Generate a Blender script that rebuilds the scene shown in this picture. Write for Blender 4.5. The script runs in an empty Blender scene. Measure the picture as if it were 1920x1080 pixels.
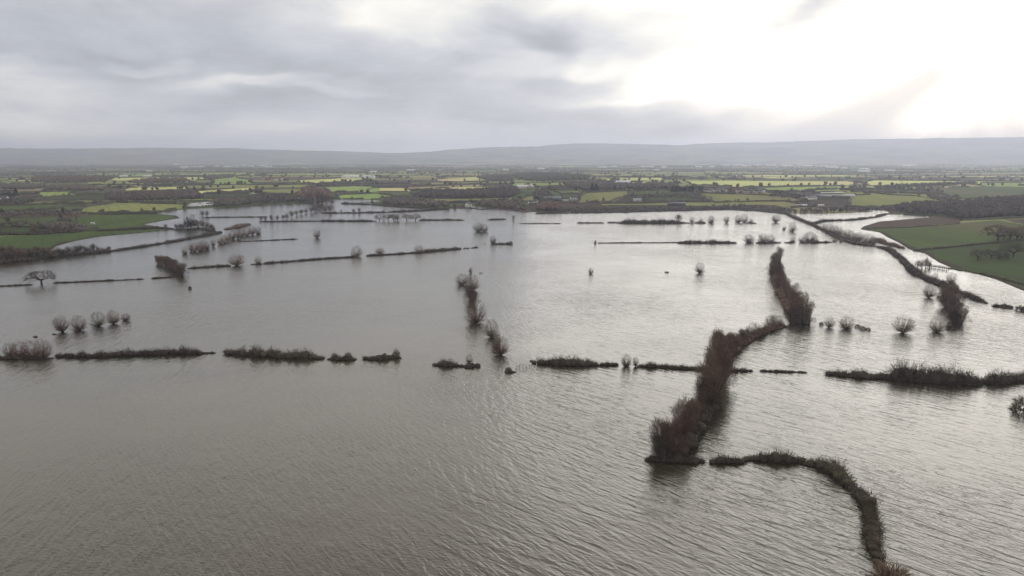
import bpy, math, random
import numpy as np
from mathutils import Vector
D = bpy.data
SC = bpy.context.scene
COL = SC.collection
R = math.radians
rng = np.random.default_rng(7)
random.seed(7)

# ------------------------------------------------------------------ camera
F = 1371.0; HOR = 296.0; CH = 80.0
PITCH = math.atan((540 - HOR) / F)
cam = D.cameras.new('camera'); camo = D.objects.new('camera', cam); COL.objects.link(camo)
cam.sensor_width = 36; cam.lens = 36 * F / 1920
cam.clip_start = 1; cam.clip_end = 60000
camo.location = (0, 0, CH); camo.rotation_euler = (math.pi / 2 - PITCH, 0, 0)
SC.camera = camo
SC.view_settings.view_transform = 'Standard'; SC.view_settings.look = 'None'
SC.view_settings.exposure = 0.12; SC.view_settings.gamma = 1; SC.view_settings.use_curve_mapping = False
cy = SC.cycles
cy.max_bounces = 5; cy.diffuse_bounces = 2; cy.glossy_bounces = 3; cy.volume_bounces = 1
cy.use_denoising = True; cy.caustics_reflective = False; cy.caustics_refractive = False

# ------------------------------------------------------------------ sky
SUN_AZ, SUN_EL = 34.0, 12.5
W = D.worlds.new('World'); SC.world = W; W.use_nodes = True
def px_dir(px, py):
    x = (px - 960) / F; y = -(py - 540) / F
    d = Vector((x, math.cos(PITCH) + y * math.sin(PITCH), -math.sin(PITCH) + y * math.cos(PITCH))); d.normalize()
    return math.degrees(math.atan2(d.x, d.y)), math.degrees(math.asin(d.z))
class NT:
    def __init__(s, tree): s.t = tree
    def node(s, typ, **k):
        n = s.t.nodes.new(typ)
        for a, v in k.items(): setattr(n, a, v)
        return n
    def put(s, sock, v):
        if isinstance(v, bpy.types.NodeSocket): s.t.links.new(v, sock)
        elif v is not None: sock.default_value = v
    def math(s, op, a, b=None, c=None, clamp=False):
        n = s.node('ShaderNodeMath', operation=op, use_clamp=clamp)
        for i, v in enumerate((a, b, c)):
            if v is not None: s.put(n.inputs[i], v)
        return n.outputs[0]
    def noise(s, vec, scale, detail=4, rough=.5, dist=0.0):
        n = s.node('ShaderNodeTexNoise'); s.put(n.inputs['Vector'], vec)
        n.inputs['Scale'].default_value = scale; n.inputs['Detail'].default_value = detail
        n.inputs['Roughness'].default_value = rough; n.inputs['Distortion'].default_value = dist
        return n.outputs[0]
    def ss(s, v, a, b, to0=0., to1=1.):
        n = s.node('ShaderNodeMapRange', interpolation_type='SMOOTHSTEP')
        s.put(n.inputs['Value'], v)
        n.inputs['From Min'].default_value = a; n.inputs['From Max'].default_value = b
        n.inputs['To Min'].default_value = to0; n.inputs['To Max'].default_value = to1
        return n.outputs['Result']
    def mix(s, f, a, b):
        n = s.node('ShaderNodeMix', data_type='RGBA'); s.put(n.inputs[0], f)
        s.put(n.inputs[6], a if not isinstance(a, tuple) else (*a[:3], 1)); s.put(n.inputs[7], b if not isinstance(b, tuple) else (*b[:3], 1))
        return n.outputs[2]
    def comb(s, x, y, z=0.):
        n = s.node('ShaderNodeCombineXYZ'); s.put(n.inputs[0], x); s.put(n.inputs[1], y); s.put(n.inputs[2], z); return n.outputs[0]
def build_world():
    T = NT(W.node_tree); W.node_tree.nodes.clear()
    tc = T.node('ShaderNodeTexCoord').outputs['Generated']
    sep = T.node('ShaderNodeSeparateXYZ'); T.put(sep.inputs[0], tc); X, Y, Z = sep.outputs
    deg = 180 / math.pi
    az = T.math('MULTIPLY', T.math('ARCTAN2', X, Y), deg)
    el = T.math('MULTIPLY', T.math('ARCSINE', Z), deg)
    # clouds on a flat deck seen from below
    zz = T.math('ADD', T.math('MAXIMUM', Z, 0.), .07)
    deck = T.comb(T.math('DIVIDE', X, zz), T.math('DIVIDE', Y, zz), 0.)
    wob = T.noise(T.comb(az, T.math('MULTIPLY', el, 2.2), 3.), .06, 4, .55)
    wob2 = T.noise(T.comb(az, T.math('MULTIPLY', el, 2.2), 9.), .06, 4, .55)
    azd = T.math('ADD', az, T.math('MULTIPLY', T.math('SUBTRACT', wob, .5), 13.))
    eld = T.math('ADD', el, T.math('MULTIPLY', T.math('SUBTRACT', wob2, .5), 7.))
    c1 = T.noise(deck, .8, 7, .6, .5)
    c2 = T.noise(T.comb(T.math('MULTIPLY', az, .5), T.math('MULTIPLY', el, 1.35), 1.), .24, 9, .62, .5)
    cn = T.math('ADD', T.math('MULTIPLY', c1, .35), T.math('MULTIPLY', c2, .65))
    # angular distance from the sun
    sx, sy, sz = (math.sin(R(SUN_AZ)) * math.cos(R(SUN_EL)), math.cos(R(SUN_AZ)) * math.cos(R(SUN_EL)), math.sin(R(SUN_EL)))
    dot = T.math('ADD', T.math('ADD', T.math('MULTIPLY', X, sx), T.math('MULTIPLY', Y, sy)), T.math('MULTIPLY', Z, sz))
    ang = T.math('MULTIPLY', T.math('ARCCOSINE', T.math('MINIMUM', dot, 1.)), deg)
    glow = T.ss(ang, 48., 0.)
    def blob(px, py, w, h, soft=.6):
        a, e = px_dir(px, py)
        dx = T.math('DIVIDE', T.math('SUBTRACT', azd, a), w); dy = T.math('DIVIDE', T.math('SUBTRACT', eld, e), h)
        r = T.math('SQRT', T.math('ADD', T.math('MULTIPLY', dx, dx), T.math('MULTIPLY', dy, dy)))
        return T.ss(r, 1.0 + soft * .5, 1.0 - soft * .5)
    # brightness of the deck: grey cloud plus glow plus openings
    b = T.math('ADD', .562, T.math('MULTIPLY', T.math('SUBTRACT', cn, .5), .66))
    b = T.math('ADD', b, T.math('MULTIPLY', glow, .34))
    g2 = T.ss(ang, 78., 4.); g2 = T.math('MULTIPLY', T.math('POWER', g2, .9), T.ss(el, 10.5, 20.)); b = T.math('ADD', b, T.math('MULTIPLY', g2, .50))  # wide glow added above the frame to brighten the water's reflections
    for (px, py, w, h, amp) in [(1560, 120, 13.5, 4.0, .5), (1260, 190, 5, 2.0, .2), (770, 20, 5.0, 1.7, .24), (1800, 30, 12, 5, .4), (1040, 95, 5, .9, .14), (1150, 92, 2.5, 1.0, .2), (930, 60, 3, .7, .12), (1190, 184, 4, .5, .14), (490, 158, 3.5, .35, .13), (20, 212, 3, .5, .14), (600, 55, 6, 1.8, .12), (310, 118, 3, .4, .12), (640, 176, 4, .3, .10), (70, 236, 3.5, .5, .08), (60, 146, 5, .5, .08), (530, 250, 4, .5, .07), (150, 100, 9, .5, -.04), (800, 120, 6, .7, -.04),
                                (90, 150, 5, 1.2, .09), (60, 215, 5, 1.5, .10), (520, 160, 7, .6, .10), (560, 250, 20, .8, .05), (1230, 5, 7, 2.2, .3)]:
        b = T.math('ADD', b, T.math('MULTIPLY', blob(px, py, w, h, 1.0), amp))
    for (px, py, w, h, amp) in [(1530, 20, 3.4, 1.4, .75), (1190, 42, 6.5, 2.0, .26), (960, 40, 6, 1.7, .12), (1080, 140, 4, .9, .12), (1150, 235, 11, 1.6, .16), (300, 60, 16, 3.4, .06),
                                (700, 210, 12, 2.6, .07), (200, 225, 9, 1.0, .05)]:
        b = T.math('SUBTRACT', b, T.math('MULTIPLY', blob(px, py, w, h, .9), amp))
    b = T.math('MULTIPLY', T.math('MULTIPLY', b, T.ss(el, 7.5, 18., 1., 1.75)), T.ss(el, 20., 45., 1., .50))  # added brightness band above the frame and dimming overhead, tuned for water reflections
    # shafts fanning out below the sun
    a0, e0 = px_dir(1852, 78)
    dx = T.math('SUBTRACT', az, a0); dy = T.math('SUBTRACT', el, e0)
    phi = T.math('ARCTAN2', dy, T.math('MULTIPLY', dx, 1.))
    rad = T.math('SQRT', T.math('ADD', T.math('MULTIPLY', dx, dx), T.math('MULTIPLY', dy, dy)))
    phd = T.math('MULTIPLY', T.math('ARCTAN2', T.math('MULTIPLY', dy, -1.), T.math('MULTIPLY', dx, -1.)), deg)
    ray = T.noise(T.comb(T.math('MULTIPLY', phd, .045), T.math('MULTIPLY', rad, .01), 4.3), 1.9, 2, .5)
    ray = T.ss(ray, .38, .62, -1., 1.)
    near = T.math('MULTIPLY', T.ss(rad, 40., 12.), T.ss(el, 7., 3.))
    b = T.math('ADD', b, T.math('MULTIPLY', T.math('MULTIPLY', ray, near), .15))
    wedge = T.math('MULTIPLY', T.math('MULTIPLY', T.ss(phd, 16., 31.), T.ss(phd, 56., 39.)), T.math('MULTIPLY', T.ss(rad, 1.0, 3.5), T.ss(rad, 24., 12.)))
    wedge = T.math('MULTIPLY', wedge, .85)
    b = T.math('ADD', T.math('MULTIPLY', b, T.math('SUBTRACT', 1., wedge)), T.math('MULTIPLY', wedge, .64))
    w2 = T.math('MULTIPLY', T.math('MULTIPLY', T.ss(phd, 62., 68.), T.ss(phd, 88., 78.)), T.ss(rad, 4., 8.))
    b = T.math('SUBTRACT', b, T.math('MULTIPLY', w2, .12))
    beam = T.math('MULTIPLY', T.math('MULTIPLY', T.ss(phd, 46., 51.), T.ss(phd, 63., 57.)), T.ss(rad, 18., 8.))
    b = T.math('ADD', b, T.math('MULTIPLY', beam, .10))
    b = T.math('SUBTRACT', b, T.math('MULTIPLY', T.math('MULTIPLY', T.ss(el, 4.5, .5), T.ss(az, -5., 18.)), .22))
    # extra brightness towards the horizon, added against dimming by the haze
    b = T.math('ADD', b, T.math('MULTIPLY', T.ss(el, 5., 0.), .20))
    b = T.math('MINIMUM', T.math('MAXIMUM', b, .3), 2.6)
    rampf = T.ss(b, .5, 1.0)
    tint = T.mix(rampf, (.955, .985, 1.06), (1.03, 1.0, .93))
    tint = T.mix(T.math('MULTIPLY', T.ss(el, 8., 18.), .8), tint, (1.06, 1.0, .905))
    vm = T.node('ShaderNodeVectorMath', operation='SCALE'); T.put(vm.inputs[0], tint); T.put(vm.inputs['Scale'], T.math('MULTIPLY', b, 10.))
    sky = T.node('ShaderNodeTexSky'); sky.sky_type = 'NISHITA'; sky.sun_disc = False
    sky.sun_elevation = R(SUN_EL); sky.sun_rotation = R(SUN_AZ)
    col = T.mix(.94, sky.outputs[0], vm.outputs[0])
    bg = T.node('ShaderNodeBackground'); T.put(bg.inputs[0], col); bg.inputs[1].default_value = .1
    out = T.node('ShaderNodeOutputWorld'); T.put(out.inputs[0], bg.outputs[0])
build_world()
W.cycles.sampling_method = 'MANUAL'; W.cycles.sample_map_resolution = 512
S = Vector((math.sin(R(SUN_AZ)) * math.cos(R(SUN_EL)), math.cos(R(SUN_AZ)) * math.cos(R(SUN_EL)), math.sin(R(SUN_EL))))
sl = D.lights.new('sun', 'SUN'); sl.energy = .85; sl.angle = R(66); sl.color = (1, .95, .86)
so = D.objects.new('sun', sl); COL.objects.link(so); so.rotation_euler = (-S).to_track_quat('-Z', 'Y').to_euler(); so.location = (0, 0, 600)

# ------------------------------------------------------------------ materials
def material(name, col, col2=None, scale=.2, rough=.9, var=0.45, detail=3, spec=.15, thin=False, obj_coords=True, stretch=None, col3=None):
    m = D.materials.new(name); m.use_nodes = True
    T = NT(m.node_tree); b = m.node_tree.nodes['Principled BSDF']
    b.inputs['Roughness'].default_value = rough; b.inputs['Specular IOR Level'].default_value = spec
    tc = T.node('ShaderNodeTexCoord').outputs['Object']
    if stretch:
        mp = T.node('ShaderNodeMapping'); T.put(mp.inputs[0], tc); mp.inputs['Scale'].default_value = stretch[:3]; mp.inputs['Rotation'].default_value = (0, 0, R(stretch[3])); tc = mp.outputs[0]
    c = T.mix(T.ss(T.noise(tc, scale, detail, .6), .3, .7), col, col2 or tuple(x * .7 for x in col))
    if col3: c = T.mix(T.ss(T.noise(tc, scale * .13, 3, .6), .5, .68), c, col3)
    if var:
        oi = T.node('ShaderNodeObjectInfo').outputs['Random']
        h = T.node('ShaderNodeHueSaturation'); T.put(h.inputs['Color'], c)
        T.put(h.inputs['Value'], T.math('ADD', 1 - var / 2, T.math('MULTIPLY', oi, var)))
        T.put(h.inputs['Hue'], T.math('ADD', .5 - var * .03, T.math('MULTIPLY', oi, var * .06)))
        c = h.outputs[0]
    T.put(b.inputs['Base Color'], c)
    return m
M = {}
M['twig_grey'] = material('grey_twigs', (.22, .17, .12), (.145, .11, .08), .35)
M['twig_red'] = material('red_brown_twigs', (.195, .130, .098), (.13, .093, .074), .3)
M['twig_pink'] = material('pink_brown_twigs', (.19, .125, .10), (.12, .08, .065), .3)
M['twig_olive'] = material('olive_twigs', (.15, .14, .075), (.09, .08, .05), .35)
M['twig_dark'] = material('dark_twigs', (.105, .086, .066), (.065, .054, .044), .35)
M['bark'] = material('bark', (.035, .028, .022), (.02, .017, .014), 1.)
M['hedge'] = material('hedge_twigs', (.125, .10, .078), (.07, .057, .046), .25, col3=(.10, .085, .06))
M['hedge_green'] = material('hedge_leaves', (.026, .031, .015), (.03, .024, .015), .25)
M['grass_bank'] = material('bank_grass', (.07, .06, .03), (.04, .04, .02), .3)
M['evergreen'] = material('evergreen_foliage', (.014, .024, .014), (.02, .03, .018), .5)
M['far_wood'] = material('far_woodland', (.14, .115, .095), (.085, .078, .064), .012, col3=(.13, .09, .065))
M['far_wood_g'] = material('far_hedges', (.10, .09, .06), (.065, .07, .045), .02)
M['gold_wood'] = material('golden_woodland', (.15, .10, .06), (.08, .06, .04), .02)
def fieldmat(name, c, c2, c3=None, st=(1, .12, 1, 20)):
    m = material(name, c, c2, .02, .95, .16, 5, .05, stretch=st, col3=c3)
    T = NT(m.node_tree); b = m.node_tree.nodes['Principled BSDF']; src = b.inputs['Base Color'].links[0].from_socket
    sp = T.node('ShaderNodeSeparateXYZ'); tc = T.node('ShaderNodeTexCoord').outputs['Object']; T.put(sp.inputs[0], tc)
    u = T.math('ADD', T.math('MULTIPLY', sp.outputs[0], .35), T.math('MULTIPLY', sp.outputs[1], .21))
    line = T.ss(T.math('SINE', u), .86, .98)                      # wheel tracks about 15 m apart
    wet = T.ss(T.noise(tc, .035, 5, .65), .56, .7)
    f = T.math('MAXIMUM', T.math('MULTIPLY', line, .28), T.math('MULTIPLY', wet, .4))
    T.put(b.inputs['Base Color'], T.mix(f, src, (.05, .042, .028)))
    return m
FM = {
 'pasture': fieldmat('pasture_grass', (.082, .125, .026), (.058, .088, .024), (.12, .115, .048)),
 'dark': fieldmat('dark_pasture', (.056, .084, .024), (.042, .06, .02), (.075, .074, .036)),
 'olive': fieldmat('olive_pasture', (.25, .265, .08), (.19, .21, .07), (.24, .21, .095)),
 'bright': fieldmat('winter_wheat_painted_sun', (.29, .39, .10), (.23, .32, .085)),  # green wheat, its colour lightened to stand for sun through cloud
 'yellow': fieldmat('yellow_grass_painted_sun', (.62, .62, .23), (.50, .54, .19), (.62, .52, .26)),  # yellow-green grass with the far sunlight put into its colour
 'stubble': fieldmat('pale_stubble', (.40, .31, .17), (.30, .24, .13)),
 'plough': fieldmat('ploughed_earth', (.095, .062, .042), (.07, .048, .035)),
 'sand': fieldmat('pale_silt', (.38, .33, .27), (.28, .24, .19)),
 'scrub': fieldmat('wet_scrub', (.055, .045, .030), (.04, .036, .022), (.07, .055, .035)),
}
M['ground'] = material('plain_ground', (.09, .095, .045), (.08, .065, .045), .004, .95, 0, 6, .05, col3=(.15, .18, .06))
M['hill'] = material('hill_slopes', (.22, .24, .12), (.015, .018, .016), .0019, .95, 0, 8, .05, col3=(.12, .09, .05))
M['white'] = material('white_render', (.72, .72, .70), (.6, .6, .58), .5)
M['cream'] = material('cream_render', (.5, .46, .38), (.4, .37, .3), .5)
M['brick'] = material('red_brick', (.22, .10, .07), (.16, .08, .055), .8)
M['slate'] = material('slate_roof', (.10, .10, .115), (.07, .07, .08), .6, .6)
M['tile'] = material('tiled_roof', (.17, .085, .06), (.12, .07, .05), .6, .7)
M['metal'] = material('shed_roof_sheet', (.17, .18, .20), (.13, .14, .155), .3, .5)
M['pale_metal'] = material('pale_roof_sheet', (.75, .76, .78), (.6, .62, .65), .3, .5)
M['glass'] = material('window_glass', (.02, .022, .026), (.015, .016, .02), .5, .1, 0, 1, .6)
M['steel'] = material('galvanised_steel', (.22, .23, .24), (.16, .17, .18), 1., .5)
M['wood'] = material('weathered_timber', (.06, .05, .04), (.035, .03, .025), 1.)
def water_mat():
    m = D.materials.new('flood_water'); m.use_nodes = True; T = NT(m.node_tree); b = m.node_tree.nodes['Principled BSDF']
    tc = T.node('ShaderNodeTexCoord').outputs['Object']
    sp = T.node('ShaderNodeSeparateXYZ'); T.put(sp.inputs[0], tc)
    def waves(rot, sx, sy, scale, detail, dist):
        mp = T.node('ShaderNodeMapping'); T.put(mp.inputs[0], tc); mp.inputs['Rotation'].default_value = (0, 0, R(rot))
        m2 = T.node('ShaderNodeMapping'); T.put(m2.inputs[0], mp.outputs[0]); m2.inputs['Scale'].default_value = (sx, sy, 1)
        return T.noise(m2.outputs[0], scale, detail, .5, dist)
    A = waves(44, .10, .46, 1., 2, .6)
    A2 = waves(56, .22, 1.0, 1., 2, .4)
    B = waves(78, .12, .48, 1., 2, .7)
    C = waves(15, .6, 1.7, 1., 3, .3)
    mask = T.ss(T.math('ADD', sp.outputs[0], T.math('MULTIPLY', T.math('SUBTRACT', T.noise(tc, .012, 2), .5), 160.)), -40., 40.)
    gust = T.ss(T.noise(tc, .007, 4, .6), .34, .66, .45, 1.2)
    right = T.ss(sp.outputs[0], -60., 70., .85, 1.0)
    h = T.math('ADD', T.math('MULTIPLY', A, mask), T.math('MULTIPLY', B, T.math('MULTIPLY', T.math('SUBTRACT', 1., mask), .8)))
    h = T.math('MULTIPLY', h, right)
    h = T.math('ADD', h, T.math('MULTIPLY', A2, .40))
    h = T.math('ADD', h, T.math('MULTIPLY', C, .20))
    h = T.math('MULTIPLY', h, gust)
    bp = T.node('ShaderNodeBump'); bp.inputs['Strength'].default_value = 1.; bp.inputs['Distance'].default_value = .44
    T.put(bp.inputs['Height'], h); T.put(b.inputs['Normal'], bp.outputs[0])
    c = T.mix(T.ss(T.noise(tc, .004, 4, .6), .35, .65), (.050, .037, .022), (.034, .036, .023))
    T.put(b.inputs['Base Color'], c)
    b.inputs['Specular IOR Level'].default_value = .5; b.inputs['Roughness'].default_value = .12; b.inputs['IOR'].default_value = 1.55
    return m
M['water'] = water_mat()

# ------------------------------------------------------------------ helpers
def mesh_np(name, v, f, mats):
    """v (n,3) and f (m,k) arrays (all faces the same size), or a list of f arrays"""
    fs = f if isinstance(f, list) else [f]
    me = D.meshes.new(name)
    nf = sum(len(a) for a in fs); nl = sum(a.size for a in fs)
    me.vertices.add(len(v)); me.vertices.foreach_set('co', np.asarray(v, np.float32).ravel())
    me.loops.add(nl); me.loops.foreach_set('vertex_index', np.concatenate([a.ravel() for a in fs]).astype(np.int32))
    me.polygons.add(nf)
    st = []; o = 0
    for a in fs:
        st.append(o + np.arange(len(a)) * a.shape[1]); o += a.size
    me.polygons.foreach_set('loop_start', np.concatenate(st).astype(np.int32))
    for m in (mats if isinstance(mats, (list, tuple)) else [mats]): me.materials.append(m)
    me.update(calc_edges=True); me.validate()
    return me
def ob(name, me, parent=None, loc=None):
    o = D.objects.new(name, me); COL.objects.link(o)
    if parent: o.parent = parent
    if loc is not None: o.location = loc
    return o
def tag(o, label=None, cat=None, group=None, kind=None):
    if label: o['label'] = label
    if cat: o['category'] = cat
    if group: o['group'] = group
    if kind: o['kind'] = kind
    return o
def copy_tree(o, parent=None):
    c = o.copy(); COL.objects.link(c); c.parent = parent
    for ch in o.children: copy_tree(ch, c)
    return c
class Mesh:
    """collects boxes, prisms and triangles into one mesh"""
    def __init__(s): s.v = []; s.f = []; s.n = 0
    def add(s, v, f): s.v.append(np.asarray(v, float)); s.f.append(np.asarray(f) + s.n); s.n += len(v)
    def box(s, x0, x1, y0, y1, z0, z1):
        v = [(x, y, z) for z in (z0, z1) for y in (y0, y1) for x in (x0, x1)]
        q = [(0, 2, 3, 1), (4, 5, 7, 6), (0, 1, 5, 4), (2, 6, 7, 3), (0, 4, 6, 2), (1, 3, 7, 5)]
        s.add(v, [t for a in q for t in ((a[0], a[1], a[2]), (a[0], a[2], a[3]))])
    def segs(s, P0, P1, r0, r1):
        v, f = prisms(np.atleast_2d(P0), np.atleast_2d(P1), np.atleast_1d(r0), np.atleast_1d(r1)); s.add(v, f)
    def mesh(s, name, mat): return mesh_np(name, np.concatenate(s.v), np.concatenate(s.f), mat)
def prisms(P0, P1, R0, R1):
    P0 = np.asarray(P0, float); P1 = np.asarray(P1, float); n = len(P0)
    d = P1 - P0; d /= np.maximum(np.linalg.norm(d, axis=1, keepdims=True), 1e-6)
    a = np.where(np.abs(d[:, 2:3]) < .9, np.array([[0, 0, 1.]]), np.array([[1., 0, 0]]))
    u = np.cross(d, a); u /= np.linalg.norm(u, axis=1, keepdims=True); w = np.cross(d, u)
    v = np.empty((n, 6, 3))
    for k in range(3):
        t = 2 * math.pi * k / 3; o = math.cos(t) * u + math.sin(t) * w
        v[:, k] = P0 + o * np.broadcast_to(R0, n)[:, None]; v[:, 3 + k] = P1 + o * np.broadcast_to(R1, n)[:, None]
    base = (np.arange(n) * 6)[:, None, None]
    t = []
    for k in range(3):
        j = (k + 1) % 3; t += [(k, j, 3 + j), (k, 3 + j, 3 + k)]
    t += [(3, 4, 5)]
    return v.reshape(-1, 3), (base + np.array(t)[None]).reshape(-1, 3)
def unit(v): return v / np.maximum(np.linalg.norm(v, axis=-1, keepdims=True), 1e-9)
def blades(C0, C1, w, r):
    """thin triangles from C0 to C1, width w at the base"""
    n = len(C0); d = unit(C1 - C0); s = unit(np.cross(d, r.normal(size=(n, 3)))) * np.broadcast_to(w, n)[:, None] * .5
    v = np.stack([C0 - s, C0 + s, C1], 1).reshape(-1, 3)
    return v, np.arange(3 * n).reshape(-1, 3)

# value noise
_T = np.random.default_rng(3).random((256, 256))
def vnoise(x, y):
    xi = np.floor(x).astype(int); yi = np.floor(y).astype(int); fx = x - xi; fy = y - yi
    fx = fx * fx * (3 - 2 * fx); fy = fy * fy * (3 - 2 * fy)
    g = lambda a, b: _T[a % 256, b % 256]
    return (g(xi, yi) * (1 - fx) + g(xi + 1, yi) * fx) * (1 - fy) + (g(xi, yi + 1) * (1 - fx) + g(xi + 1, yi + 1) * fx) * fy
def sstep(a, b, x): t = np.clip((x - a) / (b - a), 0, 1); return t * t * (3 - 2 * t)

# ------------------------------------------------------------------ photo <-> ground
SP, CP = math.sin(PITCH), math.cos(PITCH)
def ray(px, py):
    x = (np.asarray(px, float) - 960) / F; y = -(np.asarray(py, float) - 540) / F
    return x, CP + y * SP, -SP + y * CP
def G0(px, py, z=0.):
    x, y, w = ray(px, py); t = (z - CH) / w; return x * t, y * t
def project(x, y, z):
    fwd = y * CP - (z - CH) * SP; up = y * SP + (z - CH) * CP; fwd = np.maximum(fwd, 1e-3)
    return 960 + F * x / fwd, 540 - F * up / fwd
# the far shore of the flood, left to right (land lies above it in the picture)
SHORE = [(-1500, 560), (-400, 512), (0, 493), (60, 487), (92, 474), (104, 462), (140, 452), (185, 444), (250, 438), (318, 431.5), (330, 428),
         (300, 425), (268, 421), (300, 415), (338, 409), (330, 404), (290, 400.5), (345, 392.5), (400, 390), (440, 388), (480, 385), (560, 382), (600, 377), (620, 374), (700, 374.5),
         (716, 377), (680, 380), (740, 386), (850, 391), (905, 391), (870, 388), (905, 388), (940, 392), (985, 399), (1000, 397.5), (1060, 398),
         (1150, 397), (1250, 394.5), (1360, 392.5), (1420, 395), (1480, 400.5), (1560, 400), (1640, 397.5), (1620, 394.5), (1660, 394.5), (1668, 399), (1640, 403), (1700, 402), (1760, 406), (1700, 411),
         (1650, 415), (1620, 424), (1612, 430), (1650, 436), (1662, 444), (1685, 455), (1705, 468), (1735, 476), (1760, 492), (1790, 505), (1830, 513), (1870, 525), (1920, 546), (2050, 590), (2600, 800)]
sx_, sy_ = G0([p[0] for p in SHORE], [p[1] for p in SHORE])
SW = np.stack([sx_, sy_], 1)
LANDW = np.concatenate([SW, [(6000, 200), (6000, 16000), (-7000, 16000), (-7000, SW[0, 1])]])
def inpoly(x, y, P):
    x = np.asarray(x, float); y = np.asarray(y, float); r = np.zeros(x.shape, bool)
    for i in range(len(P)):
        x0, y0 = P[i - 1]; x1, y1 = P[i]
        if y0 == y1: continue
        c = ((y0 > y) != (y1 > y)) & (x < (x1 - x0) * (y - y0) / (y1 - y0) + x0)
        r ^= c
    return r
def shore_dist(x, y):
    x = np.asarray(x, float); y = np.asarray(y, float); d = np.full(x.shape, 1e9)
    for (x0, y0), (x1, y1) in zip(SW[:-1], SW[1:]):
        dx, dy = x1 - x0, y1 - y0
        t = np.clip(((x - x0) * dx + (y - y0) * dy) / (dx * dx + dy * dy), 0, 1)
        d = np.minimum(d, np.hypot(x - x0 - t * dx, y - y0 - t * dy))
    return np.where(inpoly(x, y, LANDW), d, -d)
def H(x, y):
    sd = shore_dist(x, y)
    z = np.clip(sd * .05, -1.5, .9)
    land = sstep(5, 120, sd)
    lat = np.exp(-((x - 420) / 420) ** 4)
    z = z + land * lat * 15 * sstep(1090, 1480, y) * (1 - sstep(1480, 5000, y))
    z = z + land * (1 - lat) * 4 * sstep(1000, 1900, y) * (1 - sstep(1900, 6000, y))
    z = z + 20 * sstep(0, 330, sd) * sstep(200, 420, x) * (1 - sstep(900, 1400, y)) * sstep(300, 460, y)
    z = z + land * 3 * (vnoise(x / 260 + 9, y / 340 + 5) - .4) * (1 - sstep(3000, 6000, y))
    return z
def G(px, py):
    """ground point under a pixel of the photograph"""
    px = np.asarray(px, float); py = np.asarray(py, float); z = np.zeros(np.broadcast(px, py).shape)
    for _ in range(14):
        x, y = G0(px, py, z); z = .4 * z + .6 * np.maximum(H(x, y), 0)
    x, y = G0(px, py, z)
    return x, y, z
def ppm(y): return F / (y * CP + CH * SP)          # photograph pixels per metre at depth y

# ------------------------------------------------------------------ haze
mh = D.materials.new('valley_haze'); mh.use_nodes = True; mh.node_tree.nodes.clear()
T = NT(mh.node_tree); pv = T.node('ShaderNodeVolumePrincipled'); T.put(pv.inputs['Color'], (.74, .80, 1., 1.)); T.put(pv.inputs['Density'], 1.08e-4); T.put(pv.inputs['Anisotropy'], .6)
T.put(T.node('ShaderNodeOutputMaterial').inputs['Volume'], pv.outputs[0])
q = Mesh(); q.box(-15000, 15000, -2200, 17500, -4.5, 420); tag(ob('haze', q.mesh('haze', mh)), kind='stuff')

# ------------------------------------------------------------------ ground, fields
rows = [G0(960, p)[1] for p in np.concatenate([np.arange(900, 560, -4), np.arange(560, 420, -1.5), np.arange(420, 345, -.6), np.arange(345, 309, -.5)])]
rows = np.array([-2000., 0., 120.] + [float(r) for r in rows] + [10000, 12000, 14500, 17000])
cols = np.arange(-1500, 3421, 4.)
RY, CX = np.meshgrid(rows, cols, indexing='ij')
tanx = (CX - 960) / F
GX = tanx * (np.maximum(RY, 100) * CP + CH * SP); GX = np.clip(GX, -14000, 14000); GY = RY
GX = np.where(RY < 119, np.linspace(-2500, 2500, len(cols))[None, :], GX)
GZ = H(GX, GY)
GZ = np.where(RY < 119, -1.5, GZ)
nr, nc = GX.shape
idx = np.arange(nr * nc).reshape(nr, nc)
quads = np.stack([idx[:-1, :-1], idx[:-1, 1:], idx[1:, 1:], idx[1:, :-1]], -1).reshape(-1, 4)
V = np.stack([GX, GY, GZ], -1).reshape(-1, 3)
FC = V[quads].mean(1)
FPX, FPY = project(FC[:, 0], FC[:, 1], FC[:, 2])
fsd = shore_dist(FC[:, 0], FC[:, 1])

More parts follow.
